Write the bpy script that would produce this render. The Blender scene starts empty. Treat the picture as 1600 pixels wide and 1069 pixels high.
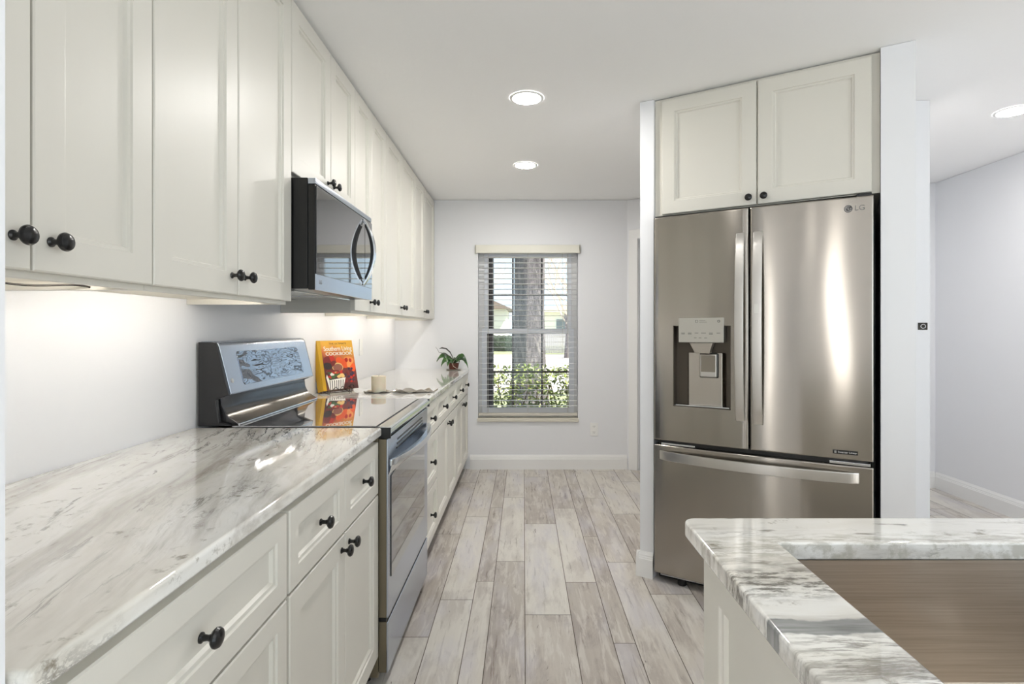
import bpy, bmesh, math, random
from mathutils import Vector, Matrix
random.seed(7)
S = bpy.context.scene
COL = S.collection
PI = math.pi

# ---------------------------------------------------------------- camera, world, light, exposure
CAM_H = 1.26
CEIL = 2.42
cd = bpy.data.cameras.new('camera'); cam = bpy.data.objects.new('camera', cd); COL.objects.link(cam)
cam.location = (0, 0, CAM_H); cam.rotation_euler = (PI/2, 0, 0)
cd.sensor_width = 36; cd.lens = 860*36/1600
cd.shift_x = -(818-800)/1600; cd.shift_y = (514-534.5)/1600
cd.clip_start = 0.02
S.camera = cam
S.view_settings.view_transform = 'Standard'; S.view_settings.look = 'None'
S.view_settings.gamma = 1; S.view_settings.use_curve_mapping = False
S.view_settings.exposure = 0.37
try:
    S.cycles.use_denoising = True
    S.cycles.max_bounces = 10; S.cycles.diffuse_bounces = 6; S.cycles.glossy_bounces = 5
    S.cycles.sample_clamp_indirect = 6.0
    S.cycles.caustics_reflective = False; S.cycles.caustics_refractive = False
except Exception: pass

W = bpy.data.worlds.new('world'); S.world = W; W.use_nodes = True
wn = W.node_tree.nodes; wl = W.node_tree.links; wn.clear()
wo = wn.new('ShaderNodeOutputWorld'); wb = wn.new('ShaderNodeBackground')
sk = wn.new('ShaderNodeTexSky'); sk.sky_type = 'HOSEK_WILKIE'; sk.turbidity = 3.0
sk.sun_direction = (0.35, -0.6, 0.7)
wm = wn.new('ShaderNodeMix'); wm.data_type = 'RGBA'; wm.inputs[0].default_value = 0.35
wl.new(sk.outputs[0], wm.inputs[6]); wm.inputs[7].default_value = (0.75, 0.92, 1.0, 1)
wl.new(wm.outputs[2], wb.inputs[0]); wb.inputs[1].default_value = 2.3
wl.new(wb.outputs[0], wo.inputs[0])

def light(name, kind, loc, energy, color=(1,1,1), size=None, size_y=None, rot=(0,0,0), shape=None):
    l = bpy.data.lights.new(name, kind); o = bpy.data.objects.new(name, l); COL.objects.link(o)
    o.location = loc; o.rotation_euler = rot; l.energy = energy; l.color = color
    if kind == 'AREA':
        l.shape = shape or ('RECTANGLE' if size_y else 'SQUARE'); l.size = size
        if size_y: l.size_y = size_y
    return o
sun = light('sun', 'SUN', (5, -3, 8), 9.0, (1, .95, .86))
sun.rotation_euler = Vector((.5, -.28, .82)).to_track_quat('Z', 'Y').to_euler()
sun.data.angle = 0.02
DAY = (0.93, 0.965, 1.0)
# added fill lamps in the unseen rear and side openings, tilted toward the ceiling
light('fill_rear_opening', 'AREA', (0.9, -3.02, 1.25), 13, DAY, 2.6, 2.0, rot=(math.radians(118), 0, 0))
light('fill_side_opening', 'AREA', (3.17, -1.0, 1.35), 30, DAY, 2.2, 1.5, rot=(math.radians(120), 0, math.radians(90)))
# bare lamps added at the ceiling, out of view, for even fill
for p in ((0.02, 1.55), (0.9, -1.0), (-0.9, -1.2), (2.2, -0.8)):
    light('fill_lamp', 'AREA', (p[0], p[1], CEIL-0.012), 1.6, (1, .975, .94), 0.15, shape='DISK')

# ---------------------------------------------------------------- materials
def srgb(r, g, b):
    f = lambda c: (c/255/12.92) if c/255 <= .04045 else ((c/255+.055)/1.055)**2.4
    return (f(r), f(g), f(b), 1)
def mat(name, col, rough=0.5, metal=0, **kw):
    m = bpy.data.materials.new(name); m.use_nodes = True
    b = m.node_tree.nodes['Principled BSDF']
    b.inputs['Base Color'].default_value = col; b.inputs['Roughness'].default_value = rough; b.inputs['Metallic'].default_value = metal
    for k, v in kw.items():
        b.inputs[k.replace('_', ' ')].default_value = v
    return m
class NT:
    def __init__(s, m): s.m = m; s.n = m.node_tree.nodes; s.l = m.node_tree.links; s.b = s.n['Principled BSDF']
    def new(s, t, **kw):
        x = s.n.new('ShaderNode'+t)
        for k, v in kw.items(): setattr(x, k, v)
        return x
    def coord(s, which='Object', scale=(1,1,1), rot=(0,0,0), loc=(0,0,0)):
        if which == 'Position':
            c = s.new('NewGeometry').outputs['Position']
        else: c = s.new('TexCoord').outputs[which]
        mp = s.new('Mapping'); s.l.new(c, mp.inputs[0])
        mp.inputs['Scale'].default_value = scale; mp.inputs['Rotation'].default_value = rot; mp.inputs['Location'].default_value = loc
        return mp.outputs[0]
    def noise(s, vec, scale=5, detail=4, rough=.5, dist=0, out=0):
        t = s.new('TexNoise'); s.l.new(vec, t.inputs['Vector'])
        t.inputs['Scale'].default_value = scale; t.inputs['Detail'].default_value = detail
        t.inputs['Roughness'].default_value = rough; t.inputs['Distortion'].default_value = dist
        return t.outputs[out]
    def ramp(s, fac, stops, interp='LINEAR'):
        r = s.new('ValToRGB'); s.l.new(fac, r.inputs[0]); e = r.color_ramp.elements; r.color_ramp.interpolation = interp
        while len(e) < len(stops): e.new(0.5)
        for i, (p, c) in enumerate(stops):
            e[i].position = p; e[i].color = c if len(c) == 4 else (*c, 1)
        return r.outputs[0]
    def mix(s, fac, a, b, mode='MIX'):
        x = s.new('Mix'); x.data_type = 'RGBA'; x.blend_type = mode
        for i, v in ((0, fac), (6, a), (7, b)):
            if hasattr(v, 'is_output'): s.l.new(v, x.inputs[i])
            else: x.inputs[i].default_value = v
        return x.outputs[2]
    def math(s, op, a, b=0, c=None, clamp=False):
        x = s.new('Math', operation=op, use_clamp=clamp)
        for i, v in enumerate((a, b) if c is None else (a, b, c)):
            if hasattr(v, 'is_output'): s.l.new(v, x.inputs[i])
            else: x.inputs[i].default_value = v
        return x.outputs[0]
    def color(s, o): s.l.new(o, s.b.inputs['Base Color'])
    def bump(s, h, strength=.2, dist=.01):
        x = s.new('Bump'); x.inputs['Strength'].default_value = strength; x.inputs['Distance'].default_value = dist
        s.l.new(h, x.inputs['Height']); s.l.new(x.outputs[0], s.b.inputs['Normal'])

BW = lambda v: (v, v, v, 1)
def paint(name, c, rough=.6, bump=.06, scale=140):
    m = mat(name, c, rough); t = NT(m); v = t.coord('Position'); t.bump(t.noise(v, scale, 3), bump, .002)
    return m
M_wall = paint('wall_paint', srgb(232, 233, 236), .6)
M_ceil = paint('ceiling_paint', srgb(246, 246, 246), .8, .25, 60)
M_trim = mat('white_trim_paint', srgb(236, 236, 235), .35)
M_cab = mat('cream_cabinet_paint', srgb(217, 214, 205), .38)
t = NT(M_cab); t.bump(t.noise(t.coord('Position', (1,1,.4)), 60, 3), .03, .002)
M_inside = mat('white_cabinet_underside', srgb(242, 236, 222), .6)
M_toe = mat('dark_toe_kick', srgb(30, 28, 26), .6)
M_black = mat('black_plastic', srgb(12, 12, 13), .3)
M_blackgloss = mat('black_gloss', srgb(8, 8, 9), .06, Coat_Weight=1.0, Coat_Roughness=.03)
M_knob = mat('black_knob_enamel', srgb(14, 14, 15), .22)
M_gapdark = mat('dark_cavity', srgb(14, 13, 12), .8)
M_white = mat('white_plastic', srgb(238, 238, 236), .4)
M_slot = mat('outlet_slot_dark', srgb(60, 58, 56), .5)

def steel(name, base, rough, aniso=.75, rot=0.25, bump=.02, sc=(1.5, 1.5, 260)):
    m = mat(name, base, rough, 1.0); t = NT(m)
    t.b.inputs['Anisotropic'].default_value = aniso
    tg = t.new('Tangent'); tg.direction_type = 'RADIAL'; tg.axis = 'Z'
    t.l.new(tg.outputs[0], t.b.inputs['Tangent']); t.b.inputs['Anisotropic Rotation'].default_value = rot
    n = t.noise(t.coord('Object', sc), 3, 3)
    r = t.math('MULTIPLY_ADD', n, .06, rough-.03); t.l.new(r, t.b.inputs['Roughness'])
    return m
M_steel = steel('brushed_stainless_steel', srgb(196, 190, 182), .26)
M_steel_wavy = steel('brushed_stainless_door', srgb(170, 164, 156), .17, .95)
t = NT(M_steel_wavy); t.bump(t.noise(t.coord('Object', (1.6, 1.6, .8)), 2.0, 0), .12, .03)
M_handle = steel('satin_handle_steel', srgb(214, 211, 206), .3, .4)
M_chrome = mat('polished_steel', srgb(215, 218, 222), .12, 1.0)
M_rangesteel = mat('range_stainless_sky_tint', srgb(186, 193, 205), .24, 1.0)  # bluish tint puts the sky's reflection into the steel colour
M_rangeside = mat('range_side_metal', srgb(128, 118, 98), .45, .6)
M_wire = mat('dark_wire', srgb(45, 42, 40), .4, .6)
M_cooktop = mat('ceramic_cooktop_glass', srgb(150, 150, 152), .03, .5, Coat_Weight=1.0, Coat_Roughness=.02, IOR=2.3, Coat_IOR=1.9)
M_mwglass = mat('microwave_mirror_glass', srgb(90, 90, 92), .04, .75, Coat_Weight=1.0, Coat_Roughness=.02)
M_ovenglass = mat('oven_window_glass', srgb(34, 34, 37), .05, .5, Coat_Weight=1.0, Coat_Roughness=.02)
M_display = mat('control_display_glass', srgb(150, 155, 165), .03, .9)
t_d = M_display
M_ink = mat('grey_print', srgb(70, 68, 66), .5)
M_silverink = mat('silver_print', srgb(150, 150, 152), .3, .5)
M_emit = bpy.data.materials.new('downlight_diffuser'); M_emit.use_nodes = True
_b = M_emit.node_tree.nodes['Principled BSDF']; _b.inputs['Base Color'].default_value = (1,1,1,1)
_b.inputs['Emission Color'].default_value = (1, .97, .93, 1); _b.inputs['Emission Strength'].default_value = 215
M_led = bpy.data.materials.new('led_strip'); M_led.use_nodes = True
_b = M_led.node_tree.nodes['Principled BSDF']; _b.inputs['Emission Color'].default_value = (1, .93, .84, 1); _b.inputs['Emission Strength'].default_value = 60

def stone(name, rot, seed, band=False, dark=1.0):
    m = mat(name, srgb(232, 230, 222), .07, Coat_Weight=.6, Coat_Roughness=.03); t = NT(m)
    # y of the mapped space runs along the veins
    v = t.coord('Position', (1, 1, 1), (0, 0, rot), (seed, seed*.7, 0))
    warp = t.noise(v, 2.2, 3, .5, 0, 1)
    vm = t.new('VectorMath', operation='MULTIPLY_ADD'); t.l.new(warp, vm.inputs[0]); vm.inputs[1].default_value = (.07, .07, .07); t.l.new(v, vm.inputs[2])
    def st(sx, sy, sz=8):
        mp = t.new('Mapping'); t.l.new(vm.outputs[0], mp.inputs[0]); mp.inputs['Scale'].default_value = (sx, sy, sz); return mp.outputs[0]
    clouds = t.noise(st(6, 1.5), 1.0, 6, .62)
    base = t.ramp(clouds, [(.30, srgb(204, 200, 190)), (.44, srgb(226, 223, 215)), (.55, srgb(238, 237, 233)), (.78, srgb(222, 219, 211))])
    # soft grey veils
    veil = t.ramp(t.noise(st(13, 1.5), 1.0, 8, .68, .15), [(.50, BW(0)), (.60, BW(.4)), (.66, BW(.65)), (.74, BW(.1))])
    base = t.mix(veil, base, srgb(158, 150, 140))
    # thin dark veins
    n1 = t.noise(st(20, 2.6), 1.0, 9, .68, .35)
    ridge = t.math('ABSOLUTE', t.math('SUBTRACT', n1, .5))
    thin = t.ramp(ridge, [(0, BW(1)), (.010, BW(.8)), (.026, BW(0))])
    mask = t.ramp(t.noise(st(3.5, 1.4), 1.3, 3), [(.46, BW(0)), (.62, BW(1))])
    thin = t.math('MULTIPLY', thin, mask)
    thin = t.math('MULTIPLY', thin, .95*dark)
    base = t.mix(thin, base, srgb(84, 76, 68))
    # speckle dashes
    sp = t.ramp(t.noise(st(55, 11), 1.0, 4, .6), [(.62, BW(0)), (.72, BW(1))])
    smask = t.ramp(t.noise(st(6, 2), 1.7, 2), [(.44, BW(0)), (.60, BW(.9*dark))])
    base = t.mix(t.math('MULTIPLY', sp, smask), base, srgb(104, 98, 84))
    mot = t.ramp(t.noise(t.coord('Position'), 34, 5, .7), [(.56, BW(0)), (.68, BW(1))])
    mm = t.ramp(t.noise(t.coord('Position'), 9, 3, .6), [(.50, BW(0)), (.60, BW(.75*dark))])
    base = t.mix(t.math('MULTIPLY', mot, mm), base, srgb(112, 102, 82))
    if band:
        sx = t.new('SeparateXYZ'); t.l.new(t.new('NewGeometry').outputs['Position'], sx.inputs[0])
        wob = t.noise(t.coord('Position', (1, .5, 1)), 9, 4, .6)
        yy = t.math('MULTIPLY_ADD', wob, .05, sx.outputs[1])
        yy = t.math('MULTIPLY_ADD', sx.outputs[0], -.05, yy)
        def bnd(c, w, soft=.004):
            d = t.math('ABSOLUTE', t.math('SUBTRACT', yy, c))
            return t.ramp(t.math('DIVIDE', d, w+soft), [(0, BW(1)), (w/(w+soft), BW(1)), (1, BW(0))])
        fine = t.ramp(t.noise(t.coord('Position', (6, 90, 6)), 1.5, 5, .6), [(.3, srgb(96, 98, 99)), (.7, srgb(158, 160, 160))])
        base = t.mix(t.math('MULTIPLY', bnd(.667, .0155), .9), base, fine)
        rough = t.ramp(t.noise(t.coord('Position', (18, 70, 18)), 1.4, 6, .7), [(.46, BW(0)), (.56, BW(1))])
        base = t.mix(t.math('MULTIPLY', t.math('MULTIPLY', bnd(.785, .026, .03), rough), .85), base, srgb(92, 88, 80))
        base = t.mix(t.math('MULTIPLY', t.math('MULTIPLY', bnd(.59, .012, .02), rough), .5), base, srgb(128, 124, 112))
        base = t.mix(t.math('MULTIPLY', t.math('MULTIPLY', bnd(.905, .03, .03), rough), .45), base, srgb(140, 134, 112))
    t.color(base)
    return m
M_stone = stone('veined_quartzite', math.radians(-14), 3.1)
M_stone_far = stone('veined_quartzite_far_slab', math.radians(50), 9.3, dark=.45)
M_stone_isl = stone('veined_quartzite_banded', math.radians(88), 5.7, band=True, dark=1.05)

# plank floor: one attribute per plank carries its own tone and a texture offset
M_floor = mat('whitewashed_plank', srgb(200, 194, 184), .34); t = NT(M_floor)
at = t.new('Attribute'); at.attribute_name = 'plank'
sx = t.new('SeparateColor'); t.l.new(at.outputs['Color'], sx.inputs[0])
pos = t.new('NewGeometry').outputs['Position']
offv = t.new('CombineXYZ'); t.l.new(t.math('MULTIPLY', sx.outputs[1], 37), offv.inputs[0]); t.l.new(t.math('MULTIPLY', sx.outputs[2], 53), offv.inputs[1])
va = t.new('VectorMath', operation='ADD'); t.l.new(pos, va.inputs[0]); t.l.new(offv.outputs[0], va.inputs[1])
def fm(s):
    mp = t.new('Mapping'); t.l.new(va.outputs[0], mp.inputs[0]); mp.inputs['Scale'].default_value = s; return mp.outputs[0]
tone = t.ramp(sx.outputs[0], [(0, srgb(214, 209, 200)), (.5, srgb(194, 186, 176)), (1, srgb(150, 138, 128))])
patch = t.ramp(t.noise(fm((7, 2.2, 1)), 1.0, 6, .66, .5), [(.47, BW(0)), (.58, BW(1))])
pam = t.math('MULTIPLY', patch, t.math('MULTIPLY_ADD', sx.outputs[0], .5, .35))
c = t.mix(pam, tone, srgb(146, 134, 128))
cool = t.ramp(t.noise(fm((5, 1.6, 1)), 1.3, 3, .5), [(.48, BW(0)), (.66, BW(.5))])
c = t.mix(cool, c, srgb(198, 195, 204))
grain = t.ramp(t.noise(fm((60, 3.0, 1)), 1.0, 6, .65), [(.35, BW(0)), (.75, BW(1))])
c = t.mix(t.math('MULTIPLY', grain, .28), c, srgb(225, 222, 214))
wht = t.ramp(t.noise(fm((26, 3.6, 1)), 1.0, 7, .7, .6), [(.5, BW(0)), (.58, BW(1))])
c = t.mix(t.math('MULTIPLY', wht, .45), c, srgb(222, 218, 210))
scr = t.ramp(t.noise(fm((45, 9, 1)), 1.0, 5, .6, .7), [(.66, BW(0)), (.70, BW(1))])
scm = t.ramp(t.noise(fm((4, 2, 1)), 1.0, 2), [(.5, BW(0)), (.6, BW(.8))])
c = t.mix(t.math('MULTIPLY', scr, scm), c, srgb(108, 98, 92))
t.color(c); t.bump(t.noise(fm((60, 5, 1)), 1.0, 5), .12, .002)
t.l.new(t.math('MULTIPLY_ADD', grain, .14, .26), t.b.inputs['Roughness'])
M_groove = mat('plank_groove', srgb(92, 82, 72), .8)

def glass_mat(name, f=.06):
    m = bpy.data.materials.new(name); m.use_nodes = True; n = m.node_tree.nodes; l = m.node_tree.links; n.clear()
    o = n.new('ShaderNodeOutputMaterial'); tr = n.new('ShaderNodeBsdfTransparent'); g = n.new('ShaderNodeBsdfGlossy'); g.inputs['Roughness'].default_value = .02
    fr = n.new('ShaderNodeFresnel'); fr.inputs[0].default_value = 1.45; mx = n.new('ShaderNodeMixShader')
    l.new(fr.outputs[0], mx.inputs[0]); l.new(tr.outputs[0], mx.inputs[1]); l.new(g.outputs[0], mx.inputs[2]); l.new(mx.outputs[0], o.inputs[0])
    return m
M_glass = glass_mat('window_glass')

_t = NT(M_display); _t.bump(_t.noise(_t.coord('Object', (.7, 1, 2.6)), 11, 1), .30, .01)
# ---------------------------------------------------------------- mesh helpers
def merge(bm, tmp, mi=0, M=None):
    if M is not None: bmesh.ops.transform(tmp, matrix=M, verts=tmp.verts)
    for f in tmp.faces: f.material_index = mi
    me = bpy.data.meshes.new('t'); tmp.to_mesh(me); tmp.free(); bm.from_mesh(me); bpy.data.meshes.remove(me)
def box(bm, x0, x1, y0, y1, z0, z1, bev=0, mi=0, seg=2, M=None):
    t = bmesh.new(); bmesh.ops.create_cube(t, size=1)
    for v in t.verts: v.co = Vector(((x0+x1)/2+v.co.x*(x1-x0), (y0+y1)/2+v.co.y*(y1-y0), (z0+z1)/2+v.co.z*(z1-z0)))
    if bev: bmesh.ops.bevel(t, geom=t.edges[:], offset=bev, segments=seg, profile=.5, affect='EDGES')
    merge(bm, t, mi, M); return bm
def lathe(bm, prof, n=24, mi=0, M=None, cap=True):
    t = bmesh.new(); rings = []
    for r, z in prof:
        if r < 1e-5: rings.append([t.verts.new((0, 0, z))])
        else: rings.append([t.verts.new((r*math.cos(2*PI*i/n), r*math.sin(2*PI*i/n), z)) for i in range(n)])
    for a, b in zip(rings, rings[1:]):
        for i in range(n):
            j = (i+1) % n
            if len(a) == 1 and len(b) == 1: continue
            if len(a) == 1: t.faces.new((a[0], b[i], b[j]))
            elif len(b) == 1: t.faces.new((a[i], a[j], b[0]))
            else: t.faces.new((a[i], a[j], b[j], b[i]))
    if cap:
        if len(rings[0]) > 1: t.faces.new(rings[0][::-1])
        if len(rings[-1]) > 1: t.faces.new(rings[-1])
    bmesh.ops.recalc_face_normals(t, faces=t.faces)
    merge(bm, t, mi, M); return bm
def tube(bm, pts, r, n=8, mi=0, M=None, closed=False):
    t = bmesh.new(); pts = [Vector(p) for p in pts]; rings = []; m = len(pts)
    up = None
    for i, p in enumerate(pts):
        if closed: d = pts[(i+1) % m]-pts[i-1]
        else: d = pts[min(i+1, m-1)]-pts[max(i-1, 0)]
        d.normalize()
        if up is None: up = d.orthogonal().normalized()
        a = (up-d*up.dot(d)).normalized(); b = d.cross(a); up = a
        rr = r[i] if isinstance(r, (list, tuple)) else r
        rings.append([t.verts.new(p+a*rr*math.cos(2*PI*k/n)+b*rr*math.sin(2*PI*k/n)) for k in range(n)])
    pr = list(zip(rings, rings[1:])) + ([(rings[-1], rings[0])] if closed else [])
    for A, B in pr:
        for k in range(n): t.faces.new((A[k], A[(k+1) % n], B[(k+1) % n], B[k]))
    if not closed: t.faces.new(rings[0][::-1]); t.faces.new(rings[-1])
    bmesh.ops.recalc_face_normals(t, faces=t.faces)
    merge(bm, t, mi, M); return bm
def prism(bm, poly, axis, a, b, bev=0, mi=0, M=None, seg=2):
    """poly: 2D outline; axis 'x': (y,z) extruded over x; 'y': (x,z); 'z': (x,y)."""
    t = bmesh.new()
    def P(p, h): return {'x': (h, p[0], p[1]), 'y': (p[0], h, p[1]), 'z': (p[0], p[1], h)}[axis]
    A = [t.verts.new(P(p, a)) for p in poly]; B = [t.verts.new(P(p, b)) for p in poly]
    t.faces.new(A); t.faces.new(B[::-1]); n = len(poly)
    for i in range(n): t.faces.new((A[i], B[i], B[(i+1) % n], A[(i+1) % n]))
    bmesh.ops.recalc_face_normals(t, faces=t.faces)
    if bev:
        es = [e for e in t.edges if len(e.link_faces) == 2 and e.calc_face_angle(0) > .6]
        bmesh.ops.bevel(t, geom=es, offset=bev, segments=seg, profile=.5, affect='EDGES')
    merge(bm, t, mi, M); return bm
def ball(bm, c, r, sc=(1,1,1), n=12, mi=0, M=None):
    t = bmesh.new(); bmesh.ops.create_uvsphere(t, u_segments=n*2, v_segments=n, radius=r)
    for v in t.verts: v.co = Vector((c[0]+v.co.x*sc[0], c[1]+v.co.y*sc[1], c[2]+v.co.z*sc[2]))
    merge(bm, t, mi, M); return bm
def B(): return bmesh.new()
def obj(name, bm, mats, parent=None, loc=(0,0,0), smooth=35):
    me = bpy.data.meshes.new(name); bm.to_mesh(me); bm.free()
    for m in (mats if isinstance(mats, (list, tuple)) else [mats]): me.materials.append(m)
    if smooth:
        me.shade_smooth(); me.set_sharp_from_angle(angle=math.radians(smooth))
    o = bpy.data.objects.new(name, me); COL.objects.link(o); o.location = loc
    if parent: o.parent = parent
    if smooth:
        wm_ = o.modifiers.new('weighted_normal', 'WEIGHTED_NORMAL'); wm_.keep_sharp = True; wm_.weight = 100
    return o
def tag(o, label, cat, group=None, kind=None):
    if label: o['label'] = label
    if cat: o['category'] = cat
    if group: o['group'] = group
    if kind: o['kind'] = kind
    return o
def thing(name, label, cat, loc=(0,0,0), rz=0, group=None):
    o = bpy.data.objects.new(name, None); COL.objects.link(o); o.location = loc; o.rotation_euler = (0, 0, rz)
    o.empty_display_size = .05
    return tag(o, label, cat, group)
def struct(name, bm, m, parent=None, smooth=35):
    o = obj(name, bm, m, parent, smooth=smooth)
    if not parent: o['kind'] = 'structure'
    return o
def text(name, s, size, m, parent, M, extrude=.0004, align='CENTER', squeeze=1, bold=0):
    cu = bpy.data.curves.new(name, 'FONT'); cu.body = s; cu.size = size; cu.extrude = extrude; cu.align_x = align; cu.align_y = 'CENTER'; cu.offset = bold
    tmp = bpy.data.objects.new('t', cu); COL.objects.link(tmp)
    bpy.context.view_layer.update()
    me = bpy.data.meshes.new_from_object(tmp.evaluated_get(bpy.context.evaluated_depsgraph_get()))
    bpy.data.objects.remove(tmp); bpy.data.curves.remove(cu)
    me.transform(Matrix.Diagonal((squeeze, 1, 1, 1))); me.transform(M)
    me.materials.clear(); me.materials.append(m); me.name = name
    o = bpy.data.objects.new(name, me); COL.objects.link(o); o.parent = parent
    return o
FACE = Matrix.Rotation(PI/2, 4, 'X')      # text lying in xy -> standing in xz, facing -y

# ---------------------------------------------------------------- room
XL = -1.155; YF = 4.948
A31 = -math.atan2(.518, .855)
U = Vector((.855, -.518, 0)).normalized(); NB = Vector((.518, .855, 0)).normalized()   # along the diagonal front, and into the wall behind
F0 = Vector((.652, 2.748, 0))
MD = Matrix.Translation(F0) @ Matrix.Rotation(A31, 4, 'Z')
def duv(u, v, z=0): return F0+U*u+NB*v+Vector((0, 0, z))

# floor: planks with narrow grooves, one mesh
def build_floor():
    bm = B(); lay = bm.loops.layers.float_color.new('plank')
    def quad(x0, x1, y0, y1, z, c, mi):
        f = bm.faces.new([bm.verts.new(p) for p in ((x0, y0, z), (x1, y0, z), (x1, y1, z), (x0, y1, z))]); f.material_index = mi
        for l in f.loops: l[lay] = c
    quad(-2.6, 3.5, -3.3, 5.1, -.0025, (0,0,0,1), 1)
    g = .0016; L = 1.13
    offs = [0, .152, .240, .393, .596]
    joints = {(0,0): 3.69, (0,1): 3.877, (0,2): 4.11, (0,3): 3.555, (1,0): 3.865, (1,1): 3.336, (1,2): 4.10, (1,3): 3.742, (-1,3): 3.379, (2,0): 4.54}
    tones = {(0,3,3.555): .75, (1,1,3.336): .8, (-1,3,2.249): .8, (1,0,3.865): .6, (0,2,2.98): .05, (0,3,2.425): .05, (0,3,1.295): .55, (0,0,2.56): .1, (1,0,2.735): .1}
    for k in range(-5, 7):
        for i in range(4):
            x0 = -.387+k*.596+offs[i]; x1 = -.387+k*.596+offs[i+1]
            if x1 < -2.6 or x0 > 3.5: continue
            j = joints.get((k, i), random.uniform(0, L))
            y = j-math.ceil((j+3.3)/L)*L
            while y < 5.1:
                tn = None
                for (a, b, c), v in tones.items():
                    if (a, b) == (k, i) and abs(c-y) < .05: tn = v
                if tn is None: tn = random.choice((.05, .15, .25, .35, .5, .7))
                quad(x0+g, x1-g, max(y, -3.3)+g, min(y+L, 5.1)-g, 0, (tn, random.random(), random.random(), 1), 0)
                y += L
    o = struct('floor', bm, [M_floor, M_groove], smooth=0)
    return o
build_floor()

bm = B(); box(bm, -2.6, 3.5, -3.3, 5.1, CEIL, CEIL+.12); struct('ceiling', bm, M_ceil)
bm = B(); box(bm, XL-.12, XL, .55, YF+.12, 0, CEIL-.002); struct('wall_left', bm, M_wall)
bm = B(); box(bm, -2.6, -.517, .40, .549, 0, CEIL-.002); struct('wall_near', bm, M_wall)
# far wall with the window opening
WX0, WX1, WZ0, WZ1 = -.41, .49, .455, 2.0
bm = B(); y0, y1 = YF, YF+.14
box(bm, XL-.12, WX0, y0, y1, 0, CEIL-.002); box(bm, WX1, 1.3, y0, y1, 0, CEIL-.002)
box(bm, WX0, WX1, y0, y1, 0, WZ0); box(bm, WX0, WX1, y0, y1, WZ1, CEIL-.002)
struct('wall_far', bm, M_wall, smooth=0)
# diagonal wall with a doorway at the far right
MW = Matrix.Translation((.932, YF-.001, 0)) @ Matrix.Rotation(A31, 4, 'Z')
bm = B(); box(bm, 0, .105, 0, .1, 0, CEIL-.002, M=MW); box(bm, .90, 1.33, 0, .1, 0, CEIL-.002, M=MW); box(bm, .105, .90, 0, .1, 2.06, CEIL-.002, M=MW)
struct('wall_diagonal', bm, M_wall, smooth=0)
bm = B(); box(bm, .118, .895, .045, .085, .005, 2.045, .002, M=MW)
d1 = struct('door_1', bm, M_trim)
bm = B(); box(bm, .02, .102, -.018, 0, 0, 2.14, .004, M=MW); box(bm, .903, .985, -.018, 0, 0, 2.14, .004, M=MW); box(bm, .02, .985, -.019, 0, 2.06, 2.145, .004, M=MW)
struct('trim_1', bm, M_trim)
# hall on the right
bm = B(); box(bm, 2.0, 3.27, 4.37, 4.47, 0, CEIL-.002); struct('wall_hall_end', bm, M_wall)
bm = B(); box(bm, 3.27, 3.39, -3.2, 4.47, 0, .5); box(bm, 3.27, 3.39, -3.2, 4.47, 2.15, CEIL-.002)
box(bm, 3.27, 3.39, -3.2, -2.15, .5, 2.15); box(bm, 3.27, 3.39, .15, 4.47, .5, 2.15); struct('wall_right', bm, M_wall, smooth=0)
bm = B(); box(bm, 1.985, 2.06, 2.79, 4.29, 0, CEIL-.002); struct('wall_partition', bm, M_wall)
# walls of the refrigerator alcove
bm = B(); box(bm, -.083, -.012, .03, .82, 0, CEIL-.002, M=MD); box(bm, -.012, .95, .74, .82, 0, CEIL-.002, M=MD)
box(bm, .95, 1.068, .012, .82, 0, CEIL-.002, M=MD)
struct('wall_alcove', bm, M_wall, smooth=0)
# room behind the camera
bm = B(); box(bm, -2.6, -2.48, -1.95, .40, 0, CEIL-.002); box(bm, -2.6, -2.48, -3.2, -2.35, 0, CEIL-.002); box(bm, -2.6, -2.48, -2.35, -1.95, 0, .1); box(bm, -2.6, -2.48, -2.35, -1.95, 2.25, CEIL-.002); struct('wall_rear_left', bm, M_wall, smooth=0)
bm = B(); y0, y1 = -3.2, -3.08
for a, b in ((-2.6, -1.60), (-1.22, -.45), (2.25, 3.39)): box(bm, a, b, y0, y1, 0, CEIL-.002)
box(bm, -1.60, -1.22, y0, y1, 0, .1); box(bm, -1.60, -1.22, y0, y1, 2.25, CEIL-.002); box(bm, -.45, 2.25, y0, y1, 2.3, CEIL-.002)
struct('wall_rear', bm, M_wall, smooth=0)

M_lit = bpy.data.materials.new('glow_panel_white'); M_lit.use_nodes = True  # added glowing panels, out of view, for bright strips on the refrigerator doors
_b = M_lit.node_tree.nodes['Principled BSDF']; _b.inputs['Emission Color'].default_value = (1, .98, .95, 1); _b.inputs['Emission Strength'].default_value = 5.0
bm = B(); box(bm, -1.56, -1.26, -3.15, -3.14, .14, 2.21); struct('glow_panel_2', bm, M_lit)
bm = B(); frame_rect(bm, -1.60, -1.22, .1, 2.25, .04, -3.17, -3.11) if False else box(bm, -1.60, -1.56, -3.17, -3.11, .1, 2.25); box(bm, -1.26, -1.22, -3.17, -3.11, .1, 2.25); box(bm, -1.60, -1.22, -3.17, -3.11, .1, .14); box(bm, -1.60, -1.22, -3.17, -3.11, 2.21, 2.25); struct('trim_2', bm, M_trim)
bm = B(); box(bm, -2.55, -2.54, -2.31, -1.99, .14, 2.21); struct('glow_panel_3', bm, M_lit)
bm = B()
for a, b in ((-2.35, -2.31), (-1.99, -1.95)): box(bm, -2.57, -2.51, a, b, .1, 2.25)
box(bm, -2.57, -2.51, -2.31, -1.99, .1, .14); box(bm, -2.57, -2.51, -2.31, -1.99, 2.21, 2.25); struct('trim_3', bm, M_trim)

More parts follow.
